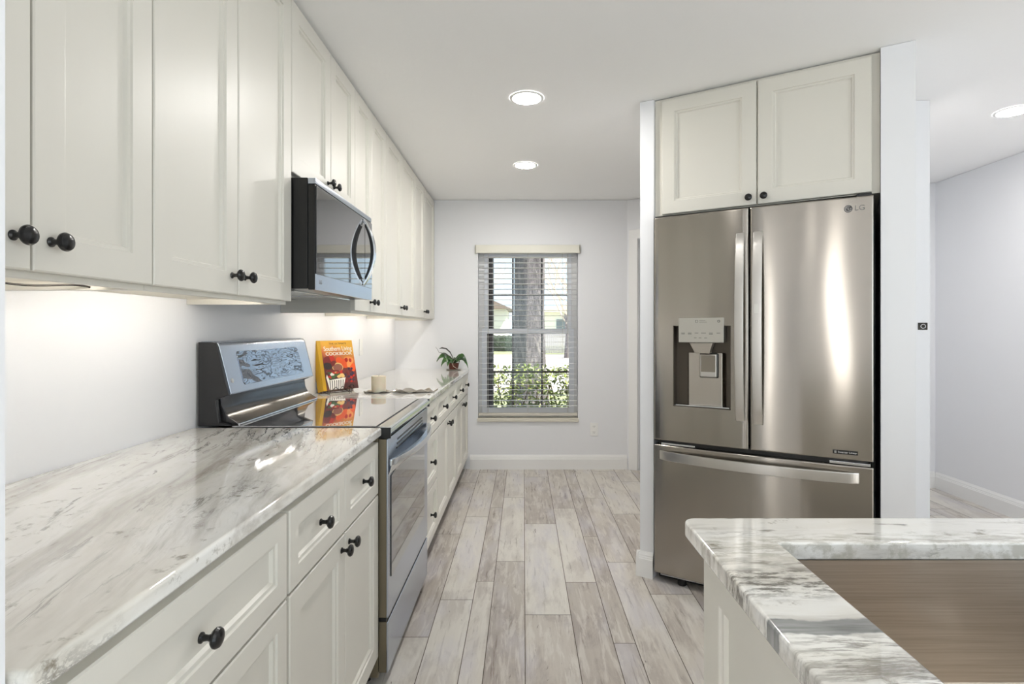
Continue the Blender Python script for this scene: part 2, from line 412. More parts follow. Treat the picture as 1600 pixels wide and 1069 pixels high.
def baseboard(name, segs):
    """segs: (x0, x1, matrix) strips whose front faces -y of the matrix frame, with the wall face at y=0"""
    bm = B()
    prof = [(0, 0), (-.016, 0), (-.016, .092), (-.013, .096), (-.013, .101), (-.010, .106), (-.010, .112), (-.005, .122), (-.003, .128), (0, .128)]
    for x0, x1, M in segs: prism(bm, prof, 'x', x0, x1, M=M)
    return struct(name, bm, M_trim, smooth=25)
I4 = Matrix.Identity(4)
baseboard('baseboard_far', [(-.48, .93, Matrix.Translation((0, YF-.0005, 0)))])
baseboard('baseboard_alcove', [(-.10, -.012, MD @ Matrix.Translation((0, .0295, 0))),
    (-.8, -.013, MD @ Matrix.Translation((-.0835, 0, 0)) @ Matrix.Rotation(-PI/2, 4, 'Z')),
    (.95, 1.085, MD @ Matrix.Translation((0, .0115, 0)))])
baseboard('baseboard_hall', [(2.08, 3.26, Matrix.Translation((0, 4.3695, 0)))])
baseboard('baseboard_right', [(-4.36, 3.0, Matrix.Translation((3.2695, 0, 0)) @ Matrix.Rotation(-PI/2, 4, 'Z'))])

# ---------------------------------------------------------------- window with blind
wt = B()
fy0, fy1 = YF+.075, YF+.135
def frame_rect(bm, x0, x1, z0, z1, w, ya, yb, bev=.003, mi=0):
    box(bm, x0, x0+w, ya, yb, z0, z1, bev, mi); box(bm, x1-w, x1, ya, yb, z0, z1, bev, mi)
    box(bm, x0+w, x1-w, ya, yb, z0, z0+w, bev, mi); box(bm, x0+w, x1-w, ya, yb, z1-w, z1, bev, mi)
frame_rect(wt, WX0, WX1, WZ0, WZ1, .05, fy0+.01, fy1, .003)
w1 = struct('window_1', wt, M_trim)
M_sash = mat('white_sash_vinyl', srgb(244, 247, 252), .35)
bm = B(); frame_rect(bm, WX0+.05, WX1-.05, 1.215, WZ1-.05, .04, fy0+.03, fy0+.05); obj('upper_sash', bm, M_sash, w1)
bm = B(); frame_rect(bm, WX0+.03, WX1-.03, WZ0+.04, 1.262, .046, fy0, fy0+.028); obj('lower_sash', bm, M_sash, w1)
bm = B(); box(bm, WX0+.08, WX1-.08, fy0+.039, fy0+.042, 1.25, WZ1-.08); obj('window_pane', bm, M_glass, w1)
bm = B(); box(bm, WX0+.06, WX1-.06, fy0+.012, fy0+.015, WZ0+.08, 1.22); obj('window_pane', bm, M_glass, w1)
M_bronze = mat('dark_bronze_grille', srgb(70, 60, 56), .5)
bm = B()
for x in (-.098, .168): box(bm, x-.008, x+.008, fy0+.052, fy0+.060, 1.25, WZ1-.08)
box(bm, WX0+.09, WX1-.09, fy0+.051, fy0+.061, 1.565, 1.582); obj('grille', bm, M_bronze, w1)
bm = B()
for x in (-.098, .168): box(bm, x-.008, x+.008, fy0+.030, fy0+.038, WZ0+.08, 1.22)
box(bm, WX0+.06, WX1-.06, fy0+.029, fy0+.039, .856, .874); obj('grille', bm, M_bronze, w1)
bm = B(); box(bm, WX0-.005, WX1+.005, YF-.022, YF+.08, WZ0-.028, WZ0+.004, .006); obj('window_sill', bm, mat('sill_paint', srgb(214, 210, 196), .4), w1)

bl = thing('window_blind', 'white horizontal slat blind with slats open over the far kitchen window', 'blind', (.04, YF+.02, WZ1))
M_slat = mat('blind_slat_white', srgb(226, 226, 228), .45)
bm = B(); box(bm, -.475, .47, -.05, -.028, -.062, .012, .004); box(bm, -.475, -.462, -.05, -.022, -.062, .012, .003); box(bm, .457, .47, -.05, -.022, -.062, .012, .003)
obj('valance', bm, mat('valance_cream', srgb(226, 224, 212), .4), bl)
bm = B(); box(bm, -.44, .44, -.015, .03, -.062, -.012, .003); obj('head_rail', bm, M_slat, bl)
bm = B(); zz = -.095; k = 0
while zz > -1.47:
    M = Matrix.Translation((0, .008, zz)) @ Matrix.Rotation(math.radians(-2), 4, 'X')
    prism(bm, [(-.024, -.0012), (0, -.0004), (.024, -.0012), (.024, .0010), (0, .0018), (-.024, .0010)], 'x', -.44, .44, M=M); zz -= .0478
obj('slats', bm, M_slat, bl)
bm = B(); box(bm, -.445, .445, -.022, .022, -1.522, -1.50, .005); obj('bottom_rail', bm, mat('rail_cream', srgb(205, 200, 188), .45), bl)
bm = B()
for x in (-.36, .0, .36):
    for y in (-.019, .034): tube(bm, [(x, y, -.06), (x, y, -1.50)], .0011, 5)
tube(bm, [(.31, -.022, -.06), (.312, -.023, -.7), (.31, -.022, -1.1)], .0016, 6)
obj('cords', bm, mat('cord_white', srgb(200, 196, 188), .6), bl)

# ---------------------------------------------------------------- cabinets
def panel_front(bm, x0, z0, w, h, fr=.056, th=.02, y=0, mi=0):
    """shaker front with a stepped moulding; front plane at local y-th, back at y"""
    if fr*2+.05 > h: fr = (h-.06)/2 if h < .16 else fr
    yf = y-th
    loops = [(0, y), (0, yf+.0025), (.0025, yf), (fr, yf), (fr+.002, yf+.0045), (fr+.009, yf+.0055), (fr+.013, yf+.0125)]
    t = bmesh.new(); rings = []
    for i, yy in loops:
        rings.append([t.verts.new(p) for p in ((x0+i, yy, z0+i), (x0+w-i, yy, z0+i), (x0+w-i, yy, z0+h-i), (x0+i, yy, z0+h-i))])
    for a, b in zip(rings, rings[1:]):
        for k in range(4): t.faces.new((a[k], a[(k+1) % 4], b[(k+1) % 4], b[k]))
    t.faces.new(rings[-1]); t.faces.new(rings[0][::-1]); bmesh.ops.recalc_face_normals(t, faces=t.faces)
    merge(bm, t, mi); return bm
KN = Matrix.Rotation(PI/2, 4, 'X')   # lathe axis z -> -y
def knob(parent, x, y, z, name='knob'):
    bm = B(); lathe(bm, [(.0085, 0), (.0085, .0022), (.0055, .005), (.0045, .012), (.0065, .017), (.0125, .020), (.0158, .0235), (.0162, .0265), (.0140, .0305), (.009, .0328), (0, .0338)], 24)
    bmesh.ops.transform(bm, matrix=Matrix.Translation((x, y, z)) @ KN, verts=bm.verts)
    return obj(name, bm, M_knob, parent)
def front(cab, kind, x0, z0, w, h, kx, kz, fr=.056):
    bm = B(); panel_front(bm, x0+.0024, z0, w-.0048, h, fr)
    o = obj(kind, bm, M_cab, cab)
    knob(o, kx, -.0195, kz)
    return o
R90 = PI/2
def upper(name, label, Y0, Y1, seam, zb, zt=CEIL-.004, xf=-.80):
    """door faces at X = xf"""
    depth = (xf-.02)-XL-.002
    t = thing(name, label, 'cabinet', (xf-.02, Y0, zb), R90, 'upper kitchen wall cabinets' if False else None)
    w = Y1-Y0; bm = B(); h = zt-zb
    box(bm, .0005, w-.0005, .0005, depth, .022, h, .0008)                       # carcass
    box(bm, .0005, w-.0005, .0005, .018, 0, .022, .0008)                         # front rail
    box(bm, .0005, .016, .018, depth, 0, .022); box(bm, w-.016, w-.0005, .018, depth, 0, .022)
    obj('body', bm, M_cab, t)
    bm = B(); box(bm, .016, w-.016, .018, depth-.001, .018, .0219); obj('underside_panel', bm, M_inside, t)
    s = seam-Y0; db = .0115; dt = h-.012
    front(t, 'door', 0, db, s, dt-db, s-.035, db+.052, .060)
    front(t, 'door', s, db, w-s, dt-db, s+.035, db+.052, .060)
    return t
UZ = 1.3435
upper('wall_cabinet', 'cream upper cabinet nearest the camera, largely cut off by the white wall edge', .62, 1.19, .897, UZ)
upper('wall_cabinet', 'cream two-door upper cabinet directly before the microwave, large in the foreground', 1.1905, 1.90, 1.545, UZ)
upper('wall_cabinet', 'short cream upper cabinet mounted directly above the microwave', 1.9005, 2.612, 2.285, 1.792)
upper('wall_cabinet', 'cream upper cabinet immediately beyond the microwave, narrowest of the run', 2.6125, 3.212, 2.905, UZ-.008)
upper('wall_cabinet', 'cream upper cabinet in the middle of the run between microwave and far wall', 3.2125, 4.06, 3.62, UZ-.008)
upper('wall_cabinet', 'cream upper cabinet touching the far window wall, above the potted orchid', 4.0605, 4.944, 4.45, UZ-.008)

# under-cabinet lights and the loose cable
for (a, b, lab) in ((.72, 1.15, 'thin under-cabinet light under the nearest upper cabinet'), (1.25, 1.85, 'thin under-cabinet light under the upper cabinet before the microwave'),
                    (2.70, 3.15, 'thin under-cabinet light just beyond the microwave'), (3.3, 3.98, 'thin under-cabinet light under the middle far upper cabinet'),
                    (4.15, 4.85, 'thin under-cabinet light under the upper cabinet above the orchid')):
    t = thing('under_cabinet_light', lab, 'light', (-.88, a, UZ+.0165 - (.008 if a > 2 else 0)), 0, 'lights under the upper cabinets')
    bm = B(); box(bm, -.011, .011, 0, b-a, -.009, 0, .001); obj('housing', bm, M_white, t)
    bm = B(); box(bm, -.0125, -.0111, .01, b-a-.01, -.0065, -.0005); obj('diffuser', bm, M_led, t)
bm = B(); pts = []
for i in range(25):
    s = i/24; pts.append((.0+.10*s+.012*math.sin(s*9), .34*s, -.006-.006*math.sin(s*7)**2))
tube(bm, pts, .0022, 6); tag(obj('power_cable', bm, M_wire, loc=(-1.03, .84, UZ+.0135)), 'thin dark loose cable lying against the underside of the nearest upper cabinet', 'cable')

def base(name, label, Y0, Y1, xf, ztop, layout, toe=.115):
    t = thing(name, label, 'cabinet', (xf-.02, Y0, 0), R90)
    w = Y1-Y0; depth = (xf-.02)-XL-.002; bm = B()
    box(bm, .0005, w-.0005, .0005, depth, .10, ztop, .0008); obj('body', bm, M_cab, t)
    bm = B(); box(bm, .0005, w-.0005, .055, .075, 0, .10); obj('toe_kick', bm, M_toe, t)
    for kind, a, b, z0, z1, kx, kz, fr in layout: front(t, kind, a-Y0, z0, b-a, z1-z0, kx-Y0, kz, fr)
    return t
XN = -.505
base('base_cabinet', 'cream drawer base cabinet nearest the camera under the foreground countertop', .553, 1.181, XN, .884,
     [('drawer', .556, 1.178, .687, .866, .862, .776, .045), ('drawer', .556, 1.178, .402, .681, .862, .541, .045), ('drawer', .556, 1.178, .119, .396, .862, .257, .045)])
base('base_cabinet', 'cream base cabinet beside the near side of the range, two drawers over two doors', 1.1815, 1.921, XN, .884,
     [('drawer', 1.187, 1.559, .687, .866, 1.37, .779, .045), ('drawer', 1.560, 1.917, .687, .866, 1.735, .779, .045),
      ('door', 1.187, 1.559, .119, .681, 1.527, .645, .056), ('door', 1.560, 1.917, .119, .681, 1.593, .645, .056)])
XFF = -.497
base('base_cabinet', 'narrow cream three-drawer base cabinet beside the far side of the range', 2.728, 3.173, XFF, .872,
     [('drawer', 2.731, 3.170, .689, .866, 2.95, .78, .045), ('drawer', 2.731, 3.170, .407, .682, 2.95, .545, .045), ('drawer', 2.731, 3.170, .112, .400, 2.95, .262, .045)])
base('base_cabinet', 'cream two-door base cabinet in the middle between range and window wall', 3.1735, 4.093, XFF, .872,
     [('drawer', 3.177, 3.637, .689, .866, 3.41, .78, .045), ('drawer', 3.638, 4.090, .689, .866, 3.865, .78, .045),
      ('door', 3.177, 3.637, .112, .682, 3.60, .64, .056), ('door', 3.638, 4.090, .112, .682, 3.675, .64, .056)])
base('base_cabinet', 'cream two-door base cabinet against the window wall, below the potted orchid', 4.0935, 4.93, XFF, .872,
     [('drawer', 4.097, 4.510, .689, .866, 4.305, .78, .045), ('drawer', 4.511, 4.926, .689, .866, 4.72, .78, .045),
      ('door', 4.097, 4.510, .112, .682, 4.473, .64, .056), ('door', 4.511, 4.926, .112, .682, 4.548, .64, .056)])

# countertops
def slab(bm, x0, x1, y0, y1, z0, z1, r=.006, mi=0):
    box(bm, x0, x1, y0, y1, z0, z1, r, mi, seg=4)
bm = B(); slab(bm, 0, .658, 0, 1.372, 0, .030, .007)
tag(obj('countertop', bm, M_stone, loc=(XL+.001, .553, .8845)), 'large veined stone countertop filling the foreground before the range', 'countertop')
bm = B(); slab(bm, 0, .666, 0, 2.222, 0, .030, .006)
tag(obj('countertop', bm, M_stone_far, loc=(XL+.001, 2.7245, .8725)), 'veined stone countertop running from the range to the window wall', 'countertop')

# ---------------------------------------------------------------- range
RY0, RY1 = 1.9275, 2.7215
RW = RY1-RY0; RXF = -.475
rg = thing('range', 'stainless steel electric range with black glass cooktop between the countertops', 'range', (RXF, RY0, 0), R90)
# local: x = along the width away from the camera, -y = out of the front, +y = to the wall
D = RXF-XL-.012
bm = B(); box(bm, .002, RW-.002, .035, D, .035, .893, .003); obj('body', bm, [M_rangeside], rg)
for x in (.05, RW-.05):
    for y in (.09, D-.08):
        bm = B(); lathe(bm, [(.016, 0), (.016, .01), (.009, .012), (.009, .036)], 12, M=Matrix.Translation((x, y, 0))); obj('foot', bm, M_black, rg)
bm = B(); box(bm, .004, RW-.004, .005, .034, .245, .872, .002)
door = obj('oven_door', bm, M_rangeside, rg)
bm = B(); box(bm, .003, RW-.003, 0, .0075, .2445, .8725, .003, seg=3); obj('front_skin', bm, M_rangesteel, door)
bm = B()
pts = [(.04, .375), (RW-.10, .370), (RW-.10, .735)]
for i in range(9):
    s = i/8; pts.append((RW-.10-(RW-.14)*s, .735+.022*math.sin(PI*s)))
prism(bm, pts, 'y', -.0035, .002, .0015); obj('oven_window', bm, M_ovenglass, door)
# bowed handle: wide curved bar
bm = B(); n = 24; o_, i_ = [], []
for k in range(n+1):
    s = k/n; bow = math.sin(PI*s)**.75
    o_.append((.012+(RW-.024)*s, -.012-.052*bow)); i_.append((.012+(RW-.024)*s, -.002-.034*bow))
prism(bm, o_+i_[::-1], 'z', .775, .800, .004)
# sloping skirt from handle back to the door
t_ = bmesh.new(); ra, rb = [], []
for k in range(n+1):
    s = k/n; bow = math.sin(PI*s)**.75
    ra.append(t_.verts.new((.012+(RW-.024)*s, -.010-.050*bow, .777))); rb.append(t_.verts.new((.012+(RW-.024)*s, 0, .745-.012*bow)))
for k in range(n): t_.faces.new((ra[k], ra[k+1], rb[k+1], rb[k]))
merge(bm, t_)
obj('oven_handle', bm, M_chrome, door)
bm = B()
for k in range(3): box(bm, .13+.01*k, RW-.13-.01*k, -.0022, .002, .812+k*.015, .819+k*.015, .001)
obj('vent_slots', bm, M_black, door)
bm = B(); box(bm, .004, RW-.004, .005, .034, .052, .230, .002); sdr = obj('storage_drawer', bm, M_rangeside, rg)
bm = B(); box(bm, .003, RW-.003, 0, .0075, .0515, .2305, .003, seg=3); obj('front_skin', bm, M_rangesteel, sdr)
bm = B(); box(bm, .006, RW-.006, .008, .034, .231, .244); obj('door_gap', bm, M_black, rg)
# front rail and cooktop
bm = B()
prism(bm, [(.034, .878), (.004, .878), (-.008, .886), (-.012, .896), (-.009, .907), (.002, .915), (.034, .9185)], 'x', .0015, RW-.0015, .001)
obj('front_rail', bm, M_chrome, rg)
bm = B(); box(bm, 0, .0015, -.010, .05, .876, .914); box(bm, RW-.0015, RW, -.010, .05, .876, .914); box(bm, .0015, RW-.0015, .0342, D-.12, .8935, .9125, .002)
obj('cooktop_frame', bm, M_black, rg)
bm = B(); box(bm, .012, RW-.012, .045, D-.115, .9127, .9175, .0015); obj('cooktop_glass', bm, M_cooktop, rg)
# backguard
yb = D; yp0 = RXF - (-1.035); yp1 = RXF-(-1.078)         # local y of the panel foot and top
M_endcap = mat('black_end_cap', srgb(34, 34, 35), .28)
for a in (.004, RW-.022):
    bm = B(); prism(bm, [(yb-.001, .9185), (yp0-.01, .9185), (yp0+.035, .93), (yp0+.045, 1.01), (yp0+.002, 1.028), (yp1, 1.200), (yp1+.008, 1.211), (yp1+.02, 1.2135), (yb-.001, 1.2135)], 'x', a, a+.018, .002)
    obj('end_cap', bm, M_endcap, rg)
bm = B(); prism(bm, [(yb-.002, 1.02), (yp0+.045, 1.02), (yp0+.0, 1.026), (yp0-.002, 1.031), (yp1-.003, 1.199), (yp1+.003, 1.210), (yp1+.018, 1.2155), (yb-.002, 1.2155)], 'x', .018, RW-.0225+.004, .0025, seg=3)
cp = obj('control_panel', bm, M_rangesteel, rg)
sl = math.atan2(yp1-yp0, 1.199-1.031)
MP = Matrix.Translation((0, yp0-.0025, 1.031)) @ Matrix.Rotation(-sl, 4, 'X')
bm = B(); t_ = bmesh.new()
pl = [(.135, .022), (.665, .022), (.685, .040), (.665, .148), (.645, .152), (.130, .152), (.118, .140), (.130, .030)]
pl = [(.128, .022), (.662, .022), (.675, .034), (.662, .140), (.648, .150), (.128, .150), (.118, .140), (.118, .032)]
prism(bm, pl, 'y', -.0022, .003, .0008, M=MP); obj('display', bm, M_display, cp)
bm = B()
for (cx, cz, r) in ((.165, .115, .014), (.165, .062, .014), (.165, .062, .020)):
    lathe(bm, [(r, 0), (r, .0004), (r-.001, .0004), (r-.001, 0)], 28, cap=False, M=MP @ Matrix.Translation((cx, -.0024, cz)) @ KN)
box(bm, .145, .185, -.0028, -.0023, .038, .039, M=MP); box(bm, .145, .185, -.0028, -.0023, .090, .091, M=MP)
obj('burner_marks', bm, M_silverink, cp)
bm = B(); lathe(bm, [(.0085, 0), (.0085, .0008), (0, .0008)], 24, M=MP @ Matrix.Translation((.045, -.0004, .045)) @ KN); obj('round_emblem', bm, M_handle, cp)
bm = B(); prism(bm, [(yb-.01, .9183), (yp0-.028, .9183), (yp0-.02, .925), (yp0+.018, .950), (yp0+.036, .985), (yp0+.042, 1.019), (yb-.01, 1.019)], 'x', .03, RW-.024, .003, seg=3)
obj('lower_backguard', bm, mat('smoked_gloss_panel', srgb(70, 70, 72), .12, .7), rg)
bm = B(); tube(bm, [(.03, yp0-.024, .921), (RW-.03, yp0-.024, .921)], .004, 8); obj('trim_strip', bm, M_chrome, rg)

# ---------------------------------------------------------------- microwave
mx = -.72
mw = thing('microwave', 'black and stainless over-the-range microwave with bowed handle above the range', 'microwave', (mx, 1.906, 1.395), R90)
MWW = 2.607-1.906
bm = B(); box(bm, 0, MWW, .028, mx-XL-.004, .004, .390, .003); box(bm, -.0006, 0, .058, .062, .01, .385)
obj('body', bm, M_black, mw)
for a in (.04, .38): bm = B(); box(bm, a, a+.28, .09, .30, -.002, .0045, .001); obj('grease_filter', bm, M_chrome, mw)
bm = B(); box(bm, .0, MWW, -.0, .027, .368, .389, .003); obj('top_grille', bm, M_rangesteel, mw)
bm = B(); box(bm, .0, .582, .0015, .027, .001, .367, .003, seg=2); dr = obj('door', bm, M_black, mw)
bm = B(); box(bm, .001, .582, -.001, .003, .0005, .056, .001); obj('steel_strip', bm, M_rangesteel, dr)
bm = B(); box(bm, .004, .580, -.0025, .001, .056, .362, .001); obj('door_glass', bm, M_mwglass, dr)
bm = B(); box(bm, .584, MWW, -.0, .027, .001, .367, .004, seg=3); cpn = obj('control_panel', bm, M_black, mw)
bm = B(); box(bm, .584, MWW, -.001, .003, .0005, .056, .001); obj('steel_strip', bm, M_rangesteel, cpn)
bm = B(); box(bm, .586, MWW-.002, -.0025, .001, .056, .362, .001); obj('panel_glass', bm, M_mwglass, cpn)
text('emblem_letters', 'LG', .022, M_silverink, dr, Matrix.Translation((.045, -.0014, .030)) @ FACE)
oc, ic = [], []
for k in range(25):
    s = k/24; bow = math.sin(PI*s)**.85
    oc.append((-.006-.052*bow, .058+.302*s)); ic.append((-.001-.040*bow, .070+.278*s))
bm = B(); prism(bm, oc+ic[::-1], 'x', .548, .572, .003, seg=2); obj('handle', bm, M_chrome, dr)
bm = B(); prism(bm, [(y+.0065, z) for y, z in oc[2:-2]]+[(y+.003, z) for y, z in ic[2:-2]][::-1], 'x', .5465, .5735, .001); obj('handle_grip', bm, M_black, dr)

# ---------------------------------------------------------------- refrigerator
fr = thing('refrigerator', 'stainless steel french door refrigerator with water dispenser in the diagonal wall', 'refrigerator', F0[:], A31)
FW = .925; FB = .016
def bulge(x): return -FB*(1-((x-FW/2)/(FW/2))**2)
def curved(bm, x0, x1, z0, z1, th, hole=None, nx=18, mi=0, er=.007):
    t = bmesh.new()
    xs = [x0, x0+.0015, x0+er]+[x0+er+(x1-x0-2*er)*i/nx for i in range(1, nx)]+[x1-er, x1-.0015, x1]
    zs = [z0, z0+.002, z0+.006, z1-.006, z1-.002, z1]
    if hole:
        hx0, hx1, hz0, hz1 = hole
        xs = sorted([x for x in xs if abs(x-hx0) > .012 and abs(x-hx1) > .012]+[hx0, hx1]); zs = sorted(zs+[hz0, hz1])
    def yy(x, z):
        e = 0
        for d in (x-x0, x1-x):
            if d < er: e = max(e, (er-d)**2/er*.75)
        for d in (z-z0, z1-z):
            if d < .006: e = max(e, (.006-d)**2/.006*.6)
        return bulge(x)+e
    G = {}
    for i, x in enumerate(xs):
        for j, z in enumerate(zs): G[i, j] = t.verts.new((x, yy(x, z), z))
    for i in range(len(xs)-1):
        for j in range(len(zs)-1):
            if hole and hx0-1e-6 <= xs[i] and xs[i+1] <= hx1+1e-6 and hz0-1e-6 <= zs[j] and zs[j+1] <= hz1+1e-6: continue
            t.faces.new((G[i, j], G[i+1, j], G[i+1, j+1], G[i, j+1]))
    # rim back to the door's rear plane
    ni, nj = len(xs)-1, len(zs)-1
    rim = [(i, 0) for i in range(ni)]+[(ni, j) for j in range(nj)]+[(i, nj) for i in range(ni, 0, -1)]+[(0, j) for j in range(nj, 0, -1)]
    back = {k: t.verts.new((G[k].co.x, th, G[k].co.z)) for k in rim}
    for a, b in zip(rim, rim[1:]+rim[:1]): t.faces.new((G[b], G[a], back[a], back[b]))
    t.faces.new([back[k] for k in rim][::-1])
    merge(bm, t, mi)
DZ0, DZ1, FZT, FT = .710, 1.812, .684, .065
hole = (.098, .366, .884, 1.275)
bm = B(); box(bm, .004, FW-.004, FT+.012, .70, .035, 1.790, .004); obj('body', bm, mat('fridge_side_grey', srgb(38, 37, 36), .5), fr)
bm = B(); box(bm, .01, FW-.01, FT+.001, FT+.011, .05, 1.80); obj('door_gasket', bm, M_black, fr)
bm = B(); curved(bm, 0, .4425, DZ0, DZ1, FT, hole); ld = obj('left_door', bm, M_steel_wavy, fr)
bm = B(); curved(bm, .4515, FW, DZ0, DZ1, FT); rd = obj('right_door', bm, M_steel_wavy, fr)
bm = B(); curved(bm, 0, FW, .048, FZT, FT, nx=30); fd = obj('freezer_drawer', bm, M_steel_wavy, fr)
bm = B(); box(bm, .02, FW-.02, .02, FT+.01, FZT+.001, DZ0-.001); obj('door_gap', bm, M_black, fr)
bm = B(); box(bm, .035, .20, .001, .06, FZT+.003, FZT+.013, .002); obj('hinge', bm, M_chrome, fr)
bm = B(); box(bm, FW-.16, FW-.01, .001, .06, FZT+.003, FZT+.015, .002); obj('hinge', bm, M_chrome, fr)
bm = B(); box(bm, FW-.06, FW-.006, .005, .12, 1.813, 1.826, .003); obj('hinge', bm, M_black, fr)
bm = B(); box(bm, .01, FW-.01, .05, .075, .012, .035); tube(bm, [(.03, .012, .040), (FW-.03, .012, .040)], .004, 6, mi=1)
obj('foot_grille', bm, [M_black, M_chrome], fr)
for x in (.13, FW-.13): bm = B(); lathe(bm, [(.02, 0), (.022, .008), (.022, .03), (.012, .034)], 16, M=Matrix.Translation((x, .035, 0))); obj('roller', bm, M_black, fr)
# water dispenser
M_disp = mat('dispenser_grey', srgb(172, 165, 154), .32, .7)
M_recess = mat('dispenser_recess_dark', srgb(88, 80, 70), .4, .5)
hx0, hx1, hz0, hz1 = hole; yb_ = bulge(.23)+.062
bm = B()
for a, b, c, d in ((hx0-.001, hx0+.002, hz0, hz1), (hx1-.002, hx1+.001, hz0, hz1), (hx0, hx1, hz0-.001, hz0+.002), (hx0, hx1, hz1-.002, hz1+.001)):
    box(bm, a, b, bulge(a)-.0005, yb_, c, d)
box(bm, hx0, hx1, yb_, yb_+.003, hz0, hz1)
dispo = obj('dispenser_recess', bm, M_recess, ld)
bm = B(); prism(bm, [(hx0+.055, yb_), (hx0+.065, yb_-.022), (hx1-.045, yb_-.022), (hx1-.03, yb_)], 'z', hz0+.004, 1.145, .003); obj('dispenser_back_plate', bm, M_steel, ld)
bm = B(); box(bm, .128, .338, bulge(.23)-.012, yb_-.005, 1.195, 1.312, .003); pn = obj('dispenser_panel', bm, mat('panel_satin_grey', srgb(186, 183, 174), .35, .5), ld)
bm = B(); prism(bm, [(.178, 1.194), (.288, 1.194), (.280, 1.172), (.272, 1.143), (.205, 1.143), (.190, 1.172)], 'y', bulge(.23)-.008, bulge(.23)+.035, .003); obj('nozzle', bm, M_disp, ld)
bm = B(); box(bm, .218, .304, yb_-.030, yb_-.022, 1.026, 1.144, .004, seg=2); obj('lever_surround', bm, M_black, ld)
bm = B(); box(bm, .222, .300, yb_-.045, yb_-.024, 1.030, 1.140, .005, seg=3); tg_ = obj('dispenser_lever', bm, M_handle, ld)
bm = B(); box(bm, .228, .294, yb_-.0465, yb_-.044, 1.055, 1.134, .001); obj('lever_pad', bm, mat('lever_pad_grey', srgb(140, 132, 120), .4, .6), tg_)  # darker grey face on the lever
bm = B(); box(bm, hx0+.01, hx1-.008, bulge(.23)+.006, yb_-.002, hz0+.002, hz0+.009, .002); obj('drip_tray', bm, M_chrome, ld)
yp = bulge(.23)-.0125
bm = B()
for i, x in enumerate((.150, .182, .214, .246, .280, .314)):
    for j in range(2 if i in (0, 1, 4) else 1):
        w_ = .0085 if i not in (3,) else .011
        box(bm, x-w_, x+w_, yp, yp+.001, 1.2395-j*.005, 1.2415-j*.005)
for x in (.208, .230, .256): box(bm, x-.006, x+.006, yp, yp+.001, 1.2165, 1.2185)
obj('panel_print', bm, M_ink, pn)
bm = B(); frame_rect(bm, .208, .220, 1.290, 1.302, .0015, yp, yp+.001, 0); box(bm, .226, .255, yp, yp+.001, 1.2985, 1.300); box(bm, .226, .262, yp, yp+.001, 1.2915, 1.293)
obj('panel_symbol', bm, M_ink, pn)
bm = B(); lathe(bm, [(.0062, 0), (.0062, .001), (.004, .001), (.004, 0)], 20, cap=False, M=Matrix.Translation((.3155, yp+.001, 1.296)) @ KN); box(bm, .310, .321, yp, yp+.001, 1.2955, 1.2965)
obj('panel_symbol', bm, M_ink, pn)
# handles
def vhandle(parent, xa, xb, z0, z1):
    bm = B(); o1, i1 = [], []
    for k in range(25):
        s = k/24; bow = math.sin(PI*s)**.6
        o1.append((bulge((xa+xb)/2)-.010-.048*bow, z0+(z1-z0)*s)); i1.append((bulge((xa+xb)/2)+.002-.044*bow, z0+.01+(z1-z0-.02)*s))
    prism(bm, o1+i1[::-1], 'x', xa, xb, .003, seg=2); return obj('door_handle', bm, M_handle, parent)
vhandle(ld, .392, .430, .838, 1.700); h2 = vhandle(rd, .466, .506, .828, 1.700)
bm = B(); box(bm, .476, .496, bulge(.486)-.0595, bulge(.486)-.055, 1.33, 1.37, .001); obj('handle_button', bm, mat('button_grey', srgb(222, 220, 214), .35), h2)
bm = B(); o1, i1 = [], []
for k in range(31):
    s = k/30; x = .03+(.875-.03)*s; bow = math.sin(PI*s)**.55
    o1.append((x, bulge(x)-.006-.045*bow)); i1.append((x, bulge(x)+.003-.038*bow))
prism(bm, o1+i1[::-1], 'z', .615, .660, .004, seg=2); obj('drawer_handle', bm, M_handle, fd)
# emblem, letters and badge on the right door
def rdm(x, z, d=.0006): 
    a = math.atan((bulge(x+.01)-bulge(x-.01))/.02)
    return Matrix.Translation((x, bulge(x)-d, z)) @ Matrix.Rotation(a, 4, 'Z')
bm = B(); lathe(bm, [(.0155, 0), (.0155, .0008), (0, .0008)], 30, M=rdm(.835, 1.764, 0) @ KN)
em = obj('round_emblem', bm, mat('emblem_grey', srgb(92, 90, 90), .4, .4), rd)
M_emlight = mat('emblem_silver', srgb(200, 198, 195), .3, .6)
bm = B(); Mx = rdm(.835, 1.764, .0009) @ KN
tube(bm, [(math.cos(a)*.0115, math.sin(a)*.0115, 0) for a in [PI*.35+i*PI*1.5/20 for i in range(21)]], .0009, 5, M=Mx)
tube(bm, [(0, .006, 0), (0, -.005, 0), (.005, -.005, 0)], .0009, 5, M=Mx); tube(bm, [(.0115, 0, 0), (.006, 0, 0)], .0009, 5, M=Mx); ball(bm, (-.005, .004, 0), .0018, (1, 1, .4), 6, M=Mx)
obj('emblem_lines', bm, M_emlight, em)
text('emblem_letters', 'LG', .030, mat('letter_grey', srgb(120, 118, 116), .35, .5), rd, rdm(.876, 1.764, .0004) @ FACE, squeeze=1.05)
bm = B(); box(bm, -.046, .046, -.001, .001, -.0085, .0085, .0008, M=rdm(.824, .740, .0)); bd = obj('badge', bm, M_black, rd)
text('badge_letters', 'Inverter Linear', .0115, M_white, bd, rdm(.832, .740, .0014) @ FACE)
bm = B(); box(bm, -.040, -.032, -.0006, .0006, -.005, .005, M=rdm(.824, .740, .0012)); obj('badge_mark', bm, M_chrome, bd)

